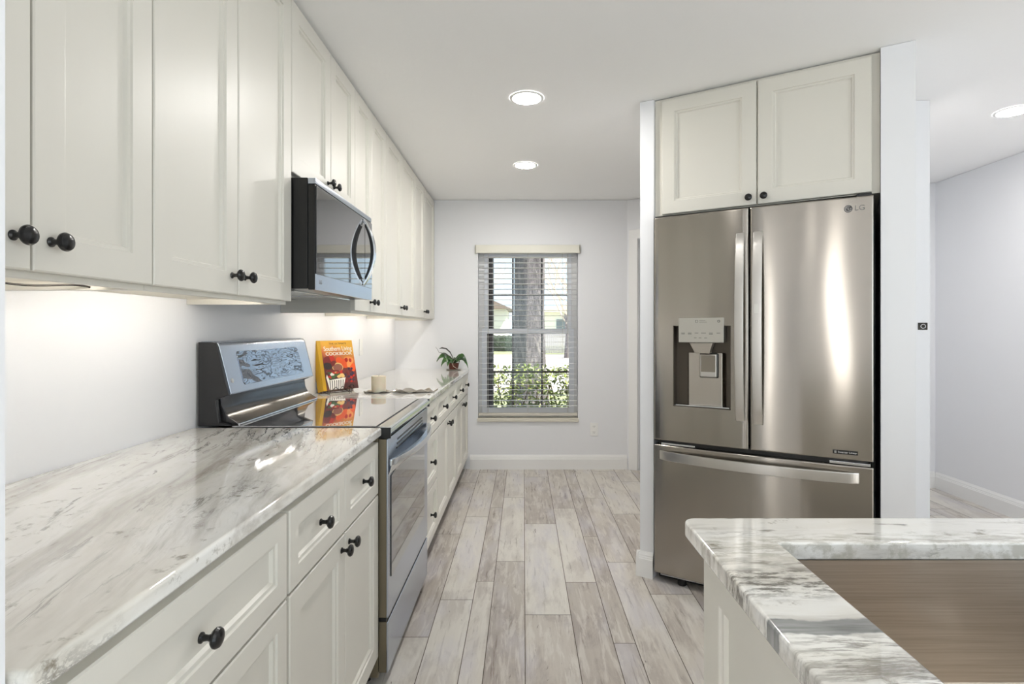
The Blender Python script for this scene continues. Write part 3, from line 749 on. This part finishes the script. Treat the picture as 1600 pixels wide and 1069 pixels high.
# cabinet above the refrigerator
cz0 = 1.8285
oc_ = thing('wall_cabinet', 'cream two-door cabinet above the stainless refrigerator reaching the ceiling', 'cabinet', tuple(duv(.0, .048, cz0)), A31)
bm = B(); box(bm, -.0105, .9485, 0, .68, 0, CEIL-cz0-.005, .001); obj('body', bm, M_cab, oc_)
zt_ = CEIL-cz0-.020
front(oc_, 'door', .028, .004, .445, zt_-.004, .440, .036, .062); front(oc_, 'door', .475, .004, .447, zt_-.004, .505, .036, .062)

# ---------------------------------------------------------------- island with sink
IX0, IX1, IY0, IY1 = .300, 1.85, .34, 1.041
CX0, CX1, CY0, CY1 = .4265, 1.30, .47, .919
IZ1 = .903
isl = thing('island_cabinet', 'cream island cabinet with recessed side panel under the sink countertop', 'cabinet', (IX0+.028, IY1-.035, 0), -R90)
# local: x runs toward the camera (-Y world), -y = out to the left (-X world)
bm = B(); box(bm, .0005, .62, .021, .05, .10, .872, .001); box(bm, .0005, .03, .05, 1.40, .10, .872, .001); box(bm, .59, .62, .05, 1.40, .10, .872, .001); box(bm, .03, .59, 1.37, 1.40, .10, .872); obj('body', bm, M_cab, isl)
bm = B(); panel_front(bm, 0, .10, .62, .772, .078, .02, .0208); obj('side_panel', bm, M_cab, isl)
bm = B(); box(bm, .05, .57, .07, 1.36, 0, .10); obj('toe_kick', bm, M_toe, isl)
def slab_hole(bm, X, Y, z0, z1):
    t = bmesh.new(); G = {}
    for i in range(4):
        for j in range(4):
            for k, z in enumerate((z0, z1)): G[i, j, k] = t.verts.new((X[i], Y[j], z))
    for i in range(3):
        for j in range(3):
            if i == 1 and j == 1: continue
            t.faces.new((G[i, j, 1], G[i+1, j, 1], G[i+1, j+1, 1], G[i, j+1, 1])); t.faces.new((G[i, j+1, 0], G[i+1, j+1, 0], G[i+1, j, 0], G[i, j, 0]))
    def side(a, b): t.faces.new((G[a+(0,)], G[b+(0,)], G[b+(1,)], G[a+(1,)]))
    ring = [(0,0),(1,0),(2,0),(3,0),(3,1),(3,2),(3,3),(2,3),(1,3),(0,3),(0,2),(0,1)]
    for a, b in zip(ring, ring[1:]+ring[:1]): side(a, b)
    inn = [(1,1),(1,2),(2,2),(2,1)]
    for a, b in zip(inn, inn[1:]+inn[:1]): side(a, b)
    bmesh.ops.recalc_face_normals(t, faces=t.faces)
    ve = [e for e in t.edges if abs(e.verts[0].co.z-e.verts[1].co.z) > .01 and e.calc_face_angle(0) > .5 and
          (e.verts[0].co.x in (t_x0, t_x1) if False else (min(abs(e.verts[0].co.x-X[0]), abs(e.verts[0].co.x-X[3])) < 1e-5))]
    bmesh.ops.bevel(t, geom=ve, offset=.022, segments=6, profile=.5, affect='EDGES')
    es = [e for e in t.edges if len(e.link_faces) == 2 and e.calc_face_angle(0) > 1.2 and abs(e.verts[0].co.z-e.verts[1].co.z) < 1e-4]
    bmesh.ops.bevel(t, geom=es, offset=.0045, segments=3, profile=.5, affect='EDGES')
    merge(bm, t)
bm = B(); slab_hole(bm, [IX0, CX0, CX1, IX1], [IY0, CY0, CY1, IY1], IZ1-.030, IZ1)
tag(obj('countertop', bm, M_stone_isl), 'veined stone island countertop with grey bands and a sink cutout', 'countertop')
M_sink = steel('scratched_sink_steel', srgb(168, 156, 142), .30, .9, 0.25)
t = NT(M_sink)
smx = t.ramp(t.noise(t.coord('Object', (3, 3, 220)), 1.2, 8, .7), [(.3, srgb(170, 158, 144)), (.7, srgb(196, 187, 175))]); t.color(smx)
bm = B(); t_ = bmesh.new()
def rr(x0, x1, y0, y1, z, r, n=6):
    out = []
    for cx, cy, a0 in ((x1-r, y1-r, 0), (x0+r, y1-r, PI/2), (x0+r, y0+r, PI), (x1-r, y0+r, 1.5*PI)):
        for k in range(n+1): a = a0+PI/2*k/n; out.append(t_.verts.new((cx+r*math.cos(a), cy+r*math.sin(a), z)))
    return out
e = .003; zt = IZ1-.0305
rs = [rr(CX0-.02, CX1+.02, CY0-.02, CY1+.02, zt-.0015, .02), rr(CX0-.02, CX1+.02, CY0-.02, CY1+.02, zt, .02), rr(CX0-e, CX1+e, CY0-e, CY1+e, zt, .014), rr(CX0-e, CX1+e, CY0-e, CY1+e, zt-.205, .014), rr(CX0+.012, CX1-.012, CY0+.012, CY1-.012, zt-.22, .012)]
for a, b in zip(rs, rs[1:]):
    for k in range(len(a)): t_.faces.new((a[k], a[(k+1) % len(a)], b[(k+1) % len(a)], b[k]))
t_.faces.new(rs[-1]); bmesh.ops.recalc_face_normals(t_, faces=t_.faces); merge(bm, t_)
sk_ = thing('sink', 'deep stainless steel sink basin set under the island countertop', 'sink', (0, 0, 0))
obj('basin', bm, M_sink, sk_)
bm = B(); lathe(bm, [(.055, 0), (.055, .003), (.045, .004), (.04, .001), (0, .001)], 28, M=Matrix.Translation((.86, .70, zt-.2195))); obj('drain', bm, M_chrome, sk_)

# ---------------------------------------------------------------- things on the far countertop
CT = .9028
# cookbook: leans back, front normal turned 52 degrees
bt = math.radians(52); lean = math.radians(14)
bk = thing('cookbook', 'thick hardcover cookbook with golden spine leaning on a wire stand', 'book', (-1.100, 3.02, CT+.0135), bt)
L_ = Matrix.Rotation(-lean, 4, 'X')
bw, bh, btk = .228, .285, .050
def gcover(name, stops, scale):
    m = mat(name, (1,1,1,1), .28); t = NT(m); sxx = t.new('SeparateXYZ'); t.l.new(t.coord('Object'), sxx.inputs[0])
    n = t.noise(t.coord('Object', (14, 14, 14)), 1.0, 4); z = t.math('MULTIPLY_ADD', n, .12, sxx.outputs[2]); z = t.math('MULTIPLY_ADD', z, 1/.285, -.2)
    z = t.math('MULTIPLY_ADD', sxx.outputs[0], .9, z)
    t.color(t.ramp(z, stops)); return m
M_cover = gcover('cover_print', [(.0, srgb(120, 70, 50)), (.25, srgb(70, 40, 40)), (.6, srgb(120, 50, 40)), (.78, srgb(206, 112, 62)), (1, srgb(232, 176, 60))], 1)
M_spine = mat('gold_spine', srgb(206, 160, 30), .3)
bm = B(); box(bm, 0, bw, -.003, 0, 0, bh, .001, 0, M=L_); box(bm, 0, bw, btk-.003, btk, 0, bh, .001, 0, M=L_); obj('cover', bm, M_cover, bk)
bm = B(); prism(bm, [(0, -.003), (-.004, .004), (-.005, btk/2), (-.004, btk-.004), (0, btk)], 'z', 0, bh, .0006, M=L_); obj('spine', bm, M_spine, bk)
bm = B(); box(bm, .002, bw-.004, .0003, btk-.0033, .004, bh-.004, M=L_); obj('pages', bm, mat('page_paper', srgb(236, 230, 214), .8), bk)
bm = B(); box(bm, .0005, .022, -.0036, -.0031, .0005, bh-.0005, M=L_); obj('gold_edge', bm, M_spine, bk)
def tm(x, z): return L_ @ Matrix.Translation((x, -.0036, z)) @ FACE
M_tw = mat('title_white', srgb(246, 240, 226), .5); M_tb = mat('title_brown', srgb(110, 60, 30), .5)
text('small_title', 'THE ULTIMATE', .0145, M_tb, bk, tm(.13, .266), squeeze=1.15)
text('main_title', 'Southern Living', .036, M_tw, bk, tm(.127, .236), extrude=.0006, squeeze=.80, bold=.0005)
text('title_word', 'COOKBOOK', .026, M_tw, bk, tm(.130, .207), extrude=.0006, squeeze=1.12, bold=.0005)
cols = [srgb(186, 44, 30), srgb(232, 92, 40), srgb(236, 150, 80), srgb(150, 96, 80), srgb(60, 36, 58), srgb(66, 96, 50), srgb(240, 236, 226), srgb(230, 190, 120), srgb(54, 44, 44), srgb(120, 40, 36)]
cm = [mat('cover_ink', c_, .35) for c_ in cols]
bm = B()
def blob(x, z, rx, rz, ci, d=0):
    ball(bm, (x, -.0032-d, z), 1, (rx, .0010, rz), 8, ci, L_)
random.seed(3)
blob(.055, .165, .032, .030, 9); blob(.078, .175, .02, .024, 0); blob(.05, .142, .028, .024, 8, .0002); blob(.085, .150, .018, .022, 9, .0003)
blob(.125, .168, .022, .019, 1); blob(.185, .165, .035, .024, 2); blob(.160, .150, .03, .028, 1, .0003); blob(.188, .148, .026, .026, 2, .0005); blob(.205, .125, .020, .028, 1, .0005)
blob(.110, .130, .036, .026, 7, .0005); blob(.110, .128, .032, .022, 3, .0008)
blob(.172, .168, .011, .014, 0, .0008); blob(.196, .164, .010, .013, 0, .0008)
for i in range(26): blob(.160+random.uniform(-.026, .05), .080+random.uniform(-.04, .038), .0085, .0085, random.choice((4, 4, 4, 9, 0)), .0008)
for i in range(14): blob(.095+random.uniform(-.05, .04), .085+random.uniform(-.02, .02), .014, .011, random.choice((5, 6, 7, 0, 5)), .0008)
obj('cover_picture', bm, cm, bk)
bm = B()
prism(bm, [(.040, .004), (.125, .004), (.150, .068), (.045, .058), (.034, .090), (.028, .075)], 'y', -.0058, -.0034, 0, 6, M=L_)
for i in range(7): prism(bm, [(.042+i*.013, .004), (.046+i*.013, .004), (.050+i*.014, .056), (.045+i*.014, .056)], 'y', -.0062, -.0058, 0, 8, M=L_)
prism(bm, [(.03, .106), (.045, .118), (.11, .112), (.118, .104), (.05, .104)], 'y', -.0056, -.0034, 0, 9, M=L_)
obj('cover_basket', bm, cm, bk)
# wire easel
es_ = thing('wire_book_stand', 'dark wire easel holding the open-air cookbook beside the range'.replace('open-air ', ''), 'book stand', (-1.100, 3.02, CT), bt)
bm = B(); r = .0018
for sx_ in (.03, .17):
    tube(bm, [(sx_, .052, .21), (sx_, .025, .11), (sx_, .0525-.0525, .0045), (sx_, -.012, .0035), (sx_-.004, -.024, .003), (sx_-.006, -.030, .010), (sx_-.004, -.027, .020)], r, 6)
    tube(bm, [(sx_, .118+.0, .19), (sx_, .150, .0025)], r, 6)
tube(bm, [(.03, .118, .19), (.17, .118, .19)], r, 6); tube(bm, [(.03, .150, .0025), (.17, .150, .0025)], r, 6)
tube(bm, [(.03, .150, .0025), (.03, -.012, .0025)], r, 6); tube(bm, [(.17, .150, .0025), (.17, -.012, .0025)], r, 6)
pts = []
for i in range(40):
    s = i/39; pts.append((.04+.13*s, -.027, .018+.016*math.sin(s*PI*3)**2))
tube(bm, pts, r, 6)
tube(bm, [(.165+.014*math.cos(a), -.027, .030+.012*math.sin(a)) for a in [i*2*PI/16 for i in range(16)]], r, 6, closed=True)
obj('wire_frame', bm, M_wire, es_)

M_tray = mat('tray_pewter', srgb(186, 180, 172), .22, .8)
def dish(name, label, cat, loc, rx, ry, wav, h, m, seed, rz=0, group=None):
    random.seed(seed); ph = [random.uniform(0, 6) for _ in range(4)]
    t = bmesh.new(); n = 48; rings = []
    for rr_, zz_ in ((0, .001), (.55, .0015), (.85, .0035), (1.0, h)):
        ring = []
        if rr_ == 0: rings.append([t.verts.new((0, 0, zz_))]); continue
        for k in range(n):
            a = 2*PI*k/n; w = 1+wav*(math.sin(3*a+ph[0])*.5+math.sin(5*a+ph[1])*.35+math.sin(8*a+ph[2])*.2)*rr_
            zz2 = zz_+(wav*.06*math.sin(6*a+ph[3]) if rr_ == 1.0 else 0)
            ring.append(t.verts.new((rx*rr_*w*math.cos(a), ry*rr_*w*math.sin(a), max(.0012, zz2))))
        rings.append(ring)
    for k in range(n): t.faces.new((rings[0][0], rings[1][k], rings[1][(k+1) % n]))
    for a_, b_ in zip(rings[1:], rings[2:]):
        for k in range(n): t.faces.new((a_[k], b_[k], b_[(k+1) % n], a_[(k+1) % n]))
    ex = bmesh.ops.extrude_face_region(t, geom=t.faces[:])
    for v in [g for g in ex['geom'] if isinstance(g, bmesh.types.BMVert)]: v.co.z -= .0012
    bmesh.ops.recalc_face_normals(t, faces=t.faces)
    bm = B(); merge(bm, t)
    o = obj(name, bm, m, loc=loc, smooth=60); o.rotation_euler = (0, 0, rz); return tag(o, label, cat, group)
dish('candle_dish', 'small shallow metal dish under the cream pillar candle', 'dish', (-.822, 3.10, CT), .082, .055, .06, .007, M_tray, 4)
dish('wavy_tray', 'long wavy-edged pewter tray lying beside the candle near the counter edge', 'tray', (-.612, 3.10, CT), .120, .045, .16, .012, M_tray, 11, math.radians(8))
cn = thing('pillar_candle', 'short cream pillar candle standing on a small dish', 'candle', (-.816, 3.10, CT+.0016))
bm = B(); lathe(bm, [(.0385, 0), (.040, .002), (.040, .088), (.038, .0905), (.03, .089), (.012, .086), (0, .086)], 36); obj('wax', bm, mat('cream_wax', srgb(214, 205, 184), .5, Subsurface_Weight=.2), cn)
bm = B(); tube(bm, [(0, 0, .085), (.001, 0, .091), (.002, .001, .096)], .0008, 6); obj('wick', bm, M_black, cn)

# orchid
pl_ = thing('potted_orchid', 'small potted orchid with drooping dark green leaves at the counter end', 'plant', (-.610, 4.80, CT))
bm = B(); lathe(bm, [(.034, .006), (.038, .006), (.048, .055), (.050, .060), (.046, .060), (.042, .050), (0, .050)], 28); obj('pot', bm, mat('red_brown_pot', srgb(96, 48, 34), .35), pl_)
bm = B(); lathe(bm, [(.045, 0), (.062, .002), (.066, .008), (.063, .008), (.058, .004), (0, .004)], 28); obj('saucer', bm, mat('saucer_grey', srgb(150, 146, 140), .3), pl_)
M_leaf = mat('orchid_leaf', srgb(52, 92, 40), .3); t = NT(M_leaf); t.color(t.ramp(t.noise(t.coord('Object'), 16, 3), [(.35, srgb(30, 58, 30)), (.55, srgb(58, 100, 44)), (.75, srgb(110, 150, 70))]))
def leaf(ang, L, w, rise, droop, tw=0, base_r=.008, z0=.058):
    t = bmesh.new(); n = 12; rows = []
    for i in range(n+1):
        s = i/n; r_ = base_r+L*(s*.95+.0); z = z0+rise*math.sin(min(1, s*1.25)*PI*.5)-droop*s*s*s
        ww = w*math.sin(PI*min(1, .12+s*.88))**.7*(1 if s < .97 else .3)
        row = []
        for k, (o_, dz) in enumerate(((-1, .006), (-.5, .001), (0, -.003), (.5, .001), (1, .006))):
            row.append(t.verts.new((r_, o_*ww*math.cos(tw), z+dz*w/.02+o_*ww*math.sin(tw))))
        rows.append(row)
    for a_, b_ in zip(rows, rows[1:]):
        for k in range(4): t.faces.new((a_[k], a_[k+1], b_[k+1], b_[k]))
    ex = bmesh.ops.extrude_face_region(t, geom=t.faces[:])
    for v in [g for g in ex['geom'] if isinstance(g, bmesh.types.BMVert)]: v.co.z -= .0012
    bmesh.ops.recalc_face_normals(t, faces=t.faces)
    bmesh.ops.transform(t, matrix=Matrix.Rotation(ang, 4, 'Z'), verts=t.verts)
    bm = B(); merge(bm, t); return obj('leaf', bm, M_leaf, pl_, smooth=60)
for a_, L2, w2, ri, dr_ in ((185, .145, .024, .085, .07), (205, .11, .030, .05, .075), (-120, .085, .028, .045, .07), (-95, .08, .025, .055, .06), (-60, .09, .026, .06, .05),
                           (-15, .135, .026, .085, .13), (10, .10, .03, .06, .06), (150, .09, .022, .04, .03), (60, .08, .025, .04, .04)):
    leaf(math.radians(a_), L2, w2*1.15, ri, dr_, math.radians(50)*math.cos(math.radians(a_)))
M_dk = mat('dried_stem_dark', srgb(62, 58, 56), .5)
bm = B(); tube(bm, [(0, 0, .06), (-.010, -.005, .115), (-.030, -.008, .155), (-.062, -.01, .185), (-.10, -.01, .192), (-.122, -.01, .186)], [.002, .003, .005, .006, .006, .002], 8)
tube(bm, [(0, 0, .06), (-.03, -.01, .118), (-.08, -.012, .142), (-.125, -.012, .152), (-.14, -.01, .18), (-.155, -.01, .20)], [.002, .005, .004, .002, .0015, .001], 6)
obj('dried_leaves', bm, M_dk, pl_)
bm = B(); tube(bm, [(.005, -.045, .10), (.014, -.05, .105), (.018, -.052, .09), (-.004, -.055, .06), (.004, -.056, .035), (.03, -.058, .018), (.06, -.055, .012), (.085, -.05, .0045)], .0016, 6)
obj('aerial_root', bm, mat('pale_root', srgb(206, 202, 192), .6), pl_)

# outlets
def plate(name, label, M, two=True):
    t = thing(name, label, 'outlet' if two else 'switch plate'); t.matrix_world = M
    bm = B(); box(bm, -.036, .036, -.006, 0, -.058, .058, .003); obj('plate', bm, M_white, t)
    if two:
        for z in (.026, -.026):
            bm = B(); box(bm, -.017, .017, -.0078, -.0055, z-.014, z+.014, .002)
            f_ = obj('socket', bm, M_white, t)
            bm = B(); box(bm, -.008, -.0055, -.0084, -.0075, z-.001, z+.007); box(bm, .0055, .008, -.0084, -.0075, z-.001, z+.007); ball(bm, (0, -.0078, z-.008), .0026, (1, .3, 1), 6)
            obj('slots', bm, M_slot, f_)
    else:
        bm = B(); box(bm, -.017, .017, -.009, -.0055, -.033, .033, .002); obj('rocker', bm, M_white, t)
    return t
plate('wall_outlet', 'white double wall outlet low on the far wall beside the window', Matrix.Translation((.633, YF-.0005, .357)))
plate('switch_plate', 'white switch plate on the backsplash wall behind the cookbook', Matrix.Translation((XL+.0005, 3.90, 1.13)) @ Matrix.Rotation(R90, 4, 'Z'), False)
t = thing('latch_plate', 'small dark metal latch plate on the wall edge beyond the refrigerator', 'latch', (2.022, 2.7895, 1.273))
bm = B(); box(bm, -.024, .024, -.004, 0, -.018, .018, .002); obj('plate', bm, mat('bronze_plate', srgb(60, 58, 54), .35, .6), t)
bm = B(); tube(bm, [(.012*math.cos(a), -.005, .010*math.sin(a)) for a in [i*2*PI/14 for i in range(14)]], .0018, 5, closed=True); obj('latch_ring', bm, M_chrome, t)

# recessed lights
for x, y, lab in ((.016, 2.763, 'round recessed ceiling light nearer the camera in the kitchen aisle'), (.0136, 3.897, 'round recessed ceiling light nearer the far window wall'), (2.607, 2.93, 'round recessed ceiling light in the hall beyond the refrigerator')):
    t = thing('recessed_light', lab, 'ceiling light', (x, y, CEIL))
    bm = B(); lathe(bm, [(.068, -.003), (.072, -.006), (.084, -.004), (.0855, -.0005)], 48, cap=False); obj('trim_ring', bm, M_trim, t)
    bm = B(); lathe(bm, [(.0675, -.0035), (.0675, -.0045), (0, -.0045)], 48, cap=False); obj('diffuser', bm, M_emit, t)

# ---------------------------------------------------------------- outside the window
M_grass = mat('lawn', srgb(120, 140, 70), .9); t = NT(M_grass); t.color(t.ramp(t.noise(t.coord('Position'), 6, 5), [(.3, srgb(120, 130, 90)), (.7, srgb(160, 164, 128))]))
bm = B(); box(bm, -30, 40, 5.12, 70, -.12, -.02); tag(obj('lawn', bm, M_grass), None, None, kind='structure').name = 'ground'
M_road = mat('pale_concrete', srgb(196, 188, 180), .9); t = NT(M_road); t.color(t.ramp(t.noise(t.coord('Position'), 3, 6), [(.3, srgb(178, 170, 164)), (.7, srgb(210, 204, 198))]))
bm = B(); box(bm, -30, 40, 11, 27, -.019, .0); tag(obj('driveway', bm, M_road), 'pale concrete street crossing outside the far window', 'street', kind='structure')
# bark tree
M_bark = mat('grey_bark', srgb(110, 104, 106), .9); t = NT(M_bark)
n_ = t.noise(t.coord('Object', (9, 9, 3)), 1.5, 6, .7, 1.0); t.color(t.ramp(n_, [(.3, srgb(66, 60, 62)), (.5, srgb(112, 106, 110)), (.75, srgb(168, 160, 158))])); t.bump(n_, 1.0, .06)
tr = thing('tree', 'thick grey-barked tree trunk standing directly outside the window behind the hedge', 'tree', (.07, 8.0, -.02))
t_ = bmesh.new(); rings = []; n = 36
for i in range(24):
    z = i*.22; rad = .215+.12*math.exp(-z*2.2)+(.06*max(0, z-4)); ring = []
    for k in range(n):
        a = 2*PI*k/n; rr_ = rad*(1+.05*math.sin(7*a+z*.7)+.035*math.sin(13*a-z*1.3)); ring.append(t_.verts.new((rr_*math.cos(a)+.02*z*.3, rr_*math.sin(a), z)))
    rings.append(ring)
for a_, b_ in zip(rings, rings[1:]):
    for k in range(n): t_.faces.new((a_[k], a_[(k+1) % n], b_[(k+1) % n], b_[k]))
t_.faces.new(rings[-1]); t_.faces.new(rings[0][::-1]); bmesh.ops.recalc_face_normals(t_, faces=t_.faces)
bm = B(); merge(bm, t_); obj('trunk', bm, M_bark, tr, smooth=60)
def branchy(bm, p, d, L, r, lev, mi=0):
    p = Vector(p); d = Vector(d).normalized(); pts = [p.copy()]
    for i in range(4):
        d = (d+Vector((random.uniform(-.18, .18), random.uniform(-.18, .18), random.uniform(-.05, .12)))).normalized(); p = p+d*L/4; pts.append(p.copy())
    tube(bm, pts, [r*(1-.12*i) for i in range(5)], 5 if lev < 2 else 4, mi)
    if lev >= 4: return
    for i in range(3 if lev < 3 else 2):
        a = random.uniform(0, 2*PI); q = (d+Vector((math.cos(a), math.sin(a), random.uniform(-.1, .5)))*.8).normalized()
        branchy(bm, pts[random.choice((2, 3, 4))], q, L*random.uniform(.6, .8), r*.55, lev+1, mi)
random.seed(21)
bm = B()
for a in (0.3, 2.4, 4.2, 5.3): branchy(bm, (.03, 0, 4.6), (math.cos(a), math.sin(a), .9), 1.6, .11, 1)
obj('branches', bm, M_bark, tr)
# hedge of glossy leaves
M_hl = mat('hedge_leaf', srgb(120, 140, 60), .4); t = NT(M_hl)
t.color(t.ramp(t.noise(t.coord('Position'), 14, 3), [(.30, srgb(66, 84, 34)), (.5, srgb(124, 142, 60)), (.68, srgb(190, 196, 120)), (.8, srgb(226, 222, 176))]))
random.seed(5)
bm = B(); t_ = bmesh.new()
for i in range(7000):
    x = random.uniform(-1.3, 1.5); y = random.uniform(0, .55) if random.random() < .35 else random.uniform(0, .14); z = random.uniform(.05, .80+.05*math.sin(x*7)+.03*math.sin(x*17))
    if random.random() < .15: z = .74+random.uniform(0, .12); y = random.uniform(0, .5)
    L2 = random.uniform(.035, .07); w2 = L2*random.uniform(.2, .32)
    M = Matrix.Translation((x, y, z)) @ Matrix.Rotation(random.uniform(0, 2*PI), 4, 'Z') @ Matrix.Rotation(random.uniform(-1.3, .6), 4, 'Y') @ Matrix.Rotation(random.uniform(-.8, .8), 4, 'X')
    vs = [t_.verts.new(M @ Vector(q)) for q in ((0, 0, 0), (L2*.45, -w2, .004), (L2, 0, -.004), (L2*.45, w2, .004))]
    t_.faces.new((vs[0], vs[1], vs[2])); t_.faces.new((vs[0], vs[2], vs[3]))
merge(bm, t_)
hg = thing('hedge', 'low sunlit hedge with pale green leaves directly below the window outside', 'hedge', (0, 5.75, -.02))
obj('foliage', bm, M_hl, hg, smooth=0)
bm = B(); random.seed(6)
for i in range(40):
    x = -1.25+i*.068; tube(bm, [(x, .25, 0), (x+random.uniform(-.06, .06), .22, .35), (x+random.uniform(-.12, .12), .2, .7)], .008, 5)
obj('stems', bm, mat('hedge_stem', srgb(110, 90, 66), .8), hg)
# dark exterior brick pier at the window's left
M_brick = mat('dark_brown_brick', srgb(74, 64, 66), .9); t = NT(M_brick)
br = t.new('TexBrick'); t.l.new(t.coord('Position', (1, 1, 1), (math.radians(90), 0, 0)), br.inputs['Vector']); br.inputs['Scale'].default_value = 9
br.inputs['Color1'].default_value = srgb(76, 66, 70); br.inputs['Color2'].default_value = srgb(58, 50, 54); br.inputs['Mortar'].default_value = srgb(110, 104, 104); t.color(br.outputs[0])
bm = B(); box(bm, -.60, -.292, 5.16, 5.40, -.02, 2.6, .004); o = obj('brick_pier', bm, M_brick); tag(o, 'dark brown brick pier standing close outside the left side of the window', 'pier')
# far dressing
M_dg = mat('dark_hedge', srgb(52, 66, 48), .95); t = NT(M_dg); t.bump(t.noise(t.coord('Object'), 5, 6), 1, .3)
bm = B(); t_ = bmesh.new(); bmesh.ops.create_grid(t_, x_segments=60, y_segments=10, size=1); t_.free()
random.seed(8)
for i in range(26): ball(bm, (-7+i*.28, random.uniform(-.15, .15), .42), .5, (1, .8, 1.0), 6)
tag(obj('clipped_shrub_row', bm, M_dg, loc=(0, 31.5, -.02)), 'long dark green clipped hedge across the street', 'hedge')
M_fence = mat('grey_fence', srgb(150, 148, 150), .7)
fc = thing('fence', 'grey slatted fence across the street behind the tree trunk', 'fence', (.45, 27.8, -.02))
bm = B()
for i in range(60): box(bm, i*.1, i*.1+.085, 0, .02, .05, 1.12)
box(bm, 0, 6, .02, .06, .2, .28); box(bm, 0, 6, .02, .06, .95, 1.03); obj('boards', bm, M_fence, fc)
for i in range(4):
    bm = B(); box(bm, i*1.98, i*1.98+.1, .06, .16, 0, 1.2, .005); obj('post', bm, M_fence, fc)
def house(name, label, x, y, w, d, h, rh, wc, rc, wins):
    hs = thing(name, label, 'house', (x, y, -.02))
    bm = B(); box(bm, 0, w, 0, d, 0, h); obj('wall', bm, mat('siding', wc, .8), hs)
    bm = B(); prism(bm, [(-.4, h-.05), (w+.4, h-.05), (w/2, h+rh)], 'y', -.5, d+.5); obj('roof', bm, mat('roof_shingle', rc, .8), hs)
    for a, b, c_, d_ in wins:
        bm = B(); box(bm, a, b, -.06, .0, c_, d_, .01); f_ = obj('window', bm, M_trim, hs)
        bm = B(); box(bm, a+.1, b-.1, -.08, -.06, c_+.1, d_-.1); obj('pane', bm, mat('far_glass', srgb(110, 120, 130), .2), f_)
    return hs
house('house', 'white house with brown gabled roof beyond the street, left of the tree trunk', -7.2, 38, 6.0, 8, 2.7, 1.5, srgb(244, 240, 236), srgb(126, 112, 104), ((1, 2.2, .9, 2.1), (3.6, 5.0, .9, 2.1)))
house('house', 'pale cream house beyond the fence, right of the tree trunk', 1.4, 42, 9, 8, 2.6, 1.2, srgb(244, 240, 236), srgb(214, 200, 184), ((1, 2.5, .9, 2.1), (5, 6.5, .9, 2.1)))
M_pale = mat('pale_twigs', srgb(206, 190, 172), .8)
random.seed(31)
for i, (x, y, sc, lab) in enumerate(((1.9, 24, 1.0, 'bare winter tree with fine twigs standing right of the big trunk outside'), (3.4, 33, 1.3, 'tall bare tree standing behind the grey fence, in front of the cream house'), (-3.6, 34, 1.0, 'small bare tree standing beside the white house'))):
    bt_ = thing('bare_tree', lab, 'tree', (x, y, -.02))
    bm = B(); tube(bm, [(0, 0, 0), (.05, 0, 1.0*sc), (-.03, .05, 2.0*sc)], [.14, .11, .09], 8); obj('trunk', bm, M_bark, bt_)
    bm = B()
    for a in (0, 1.3, 2.6, 3.9, 5.1): branchy(bm, (-.02, 0, random.uniform(1.3, 2.0)*sc), (math.cos(a), math.sin(a), 1.0), 2.0*sc, .055, 0)
    obj('branches', bm, M_pale, bt_)
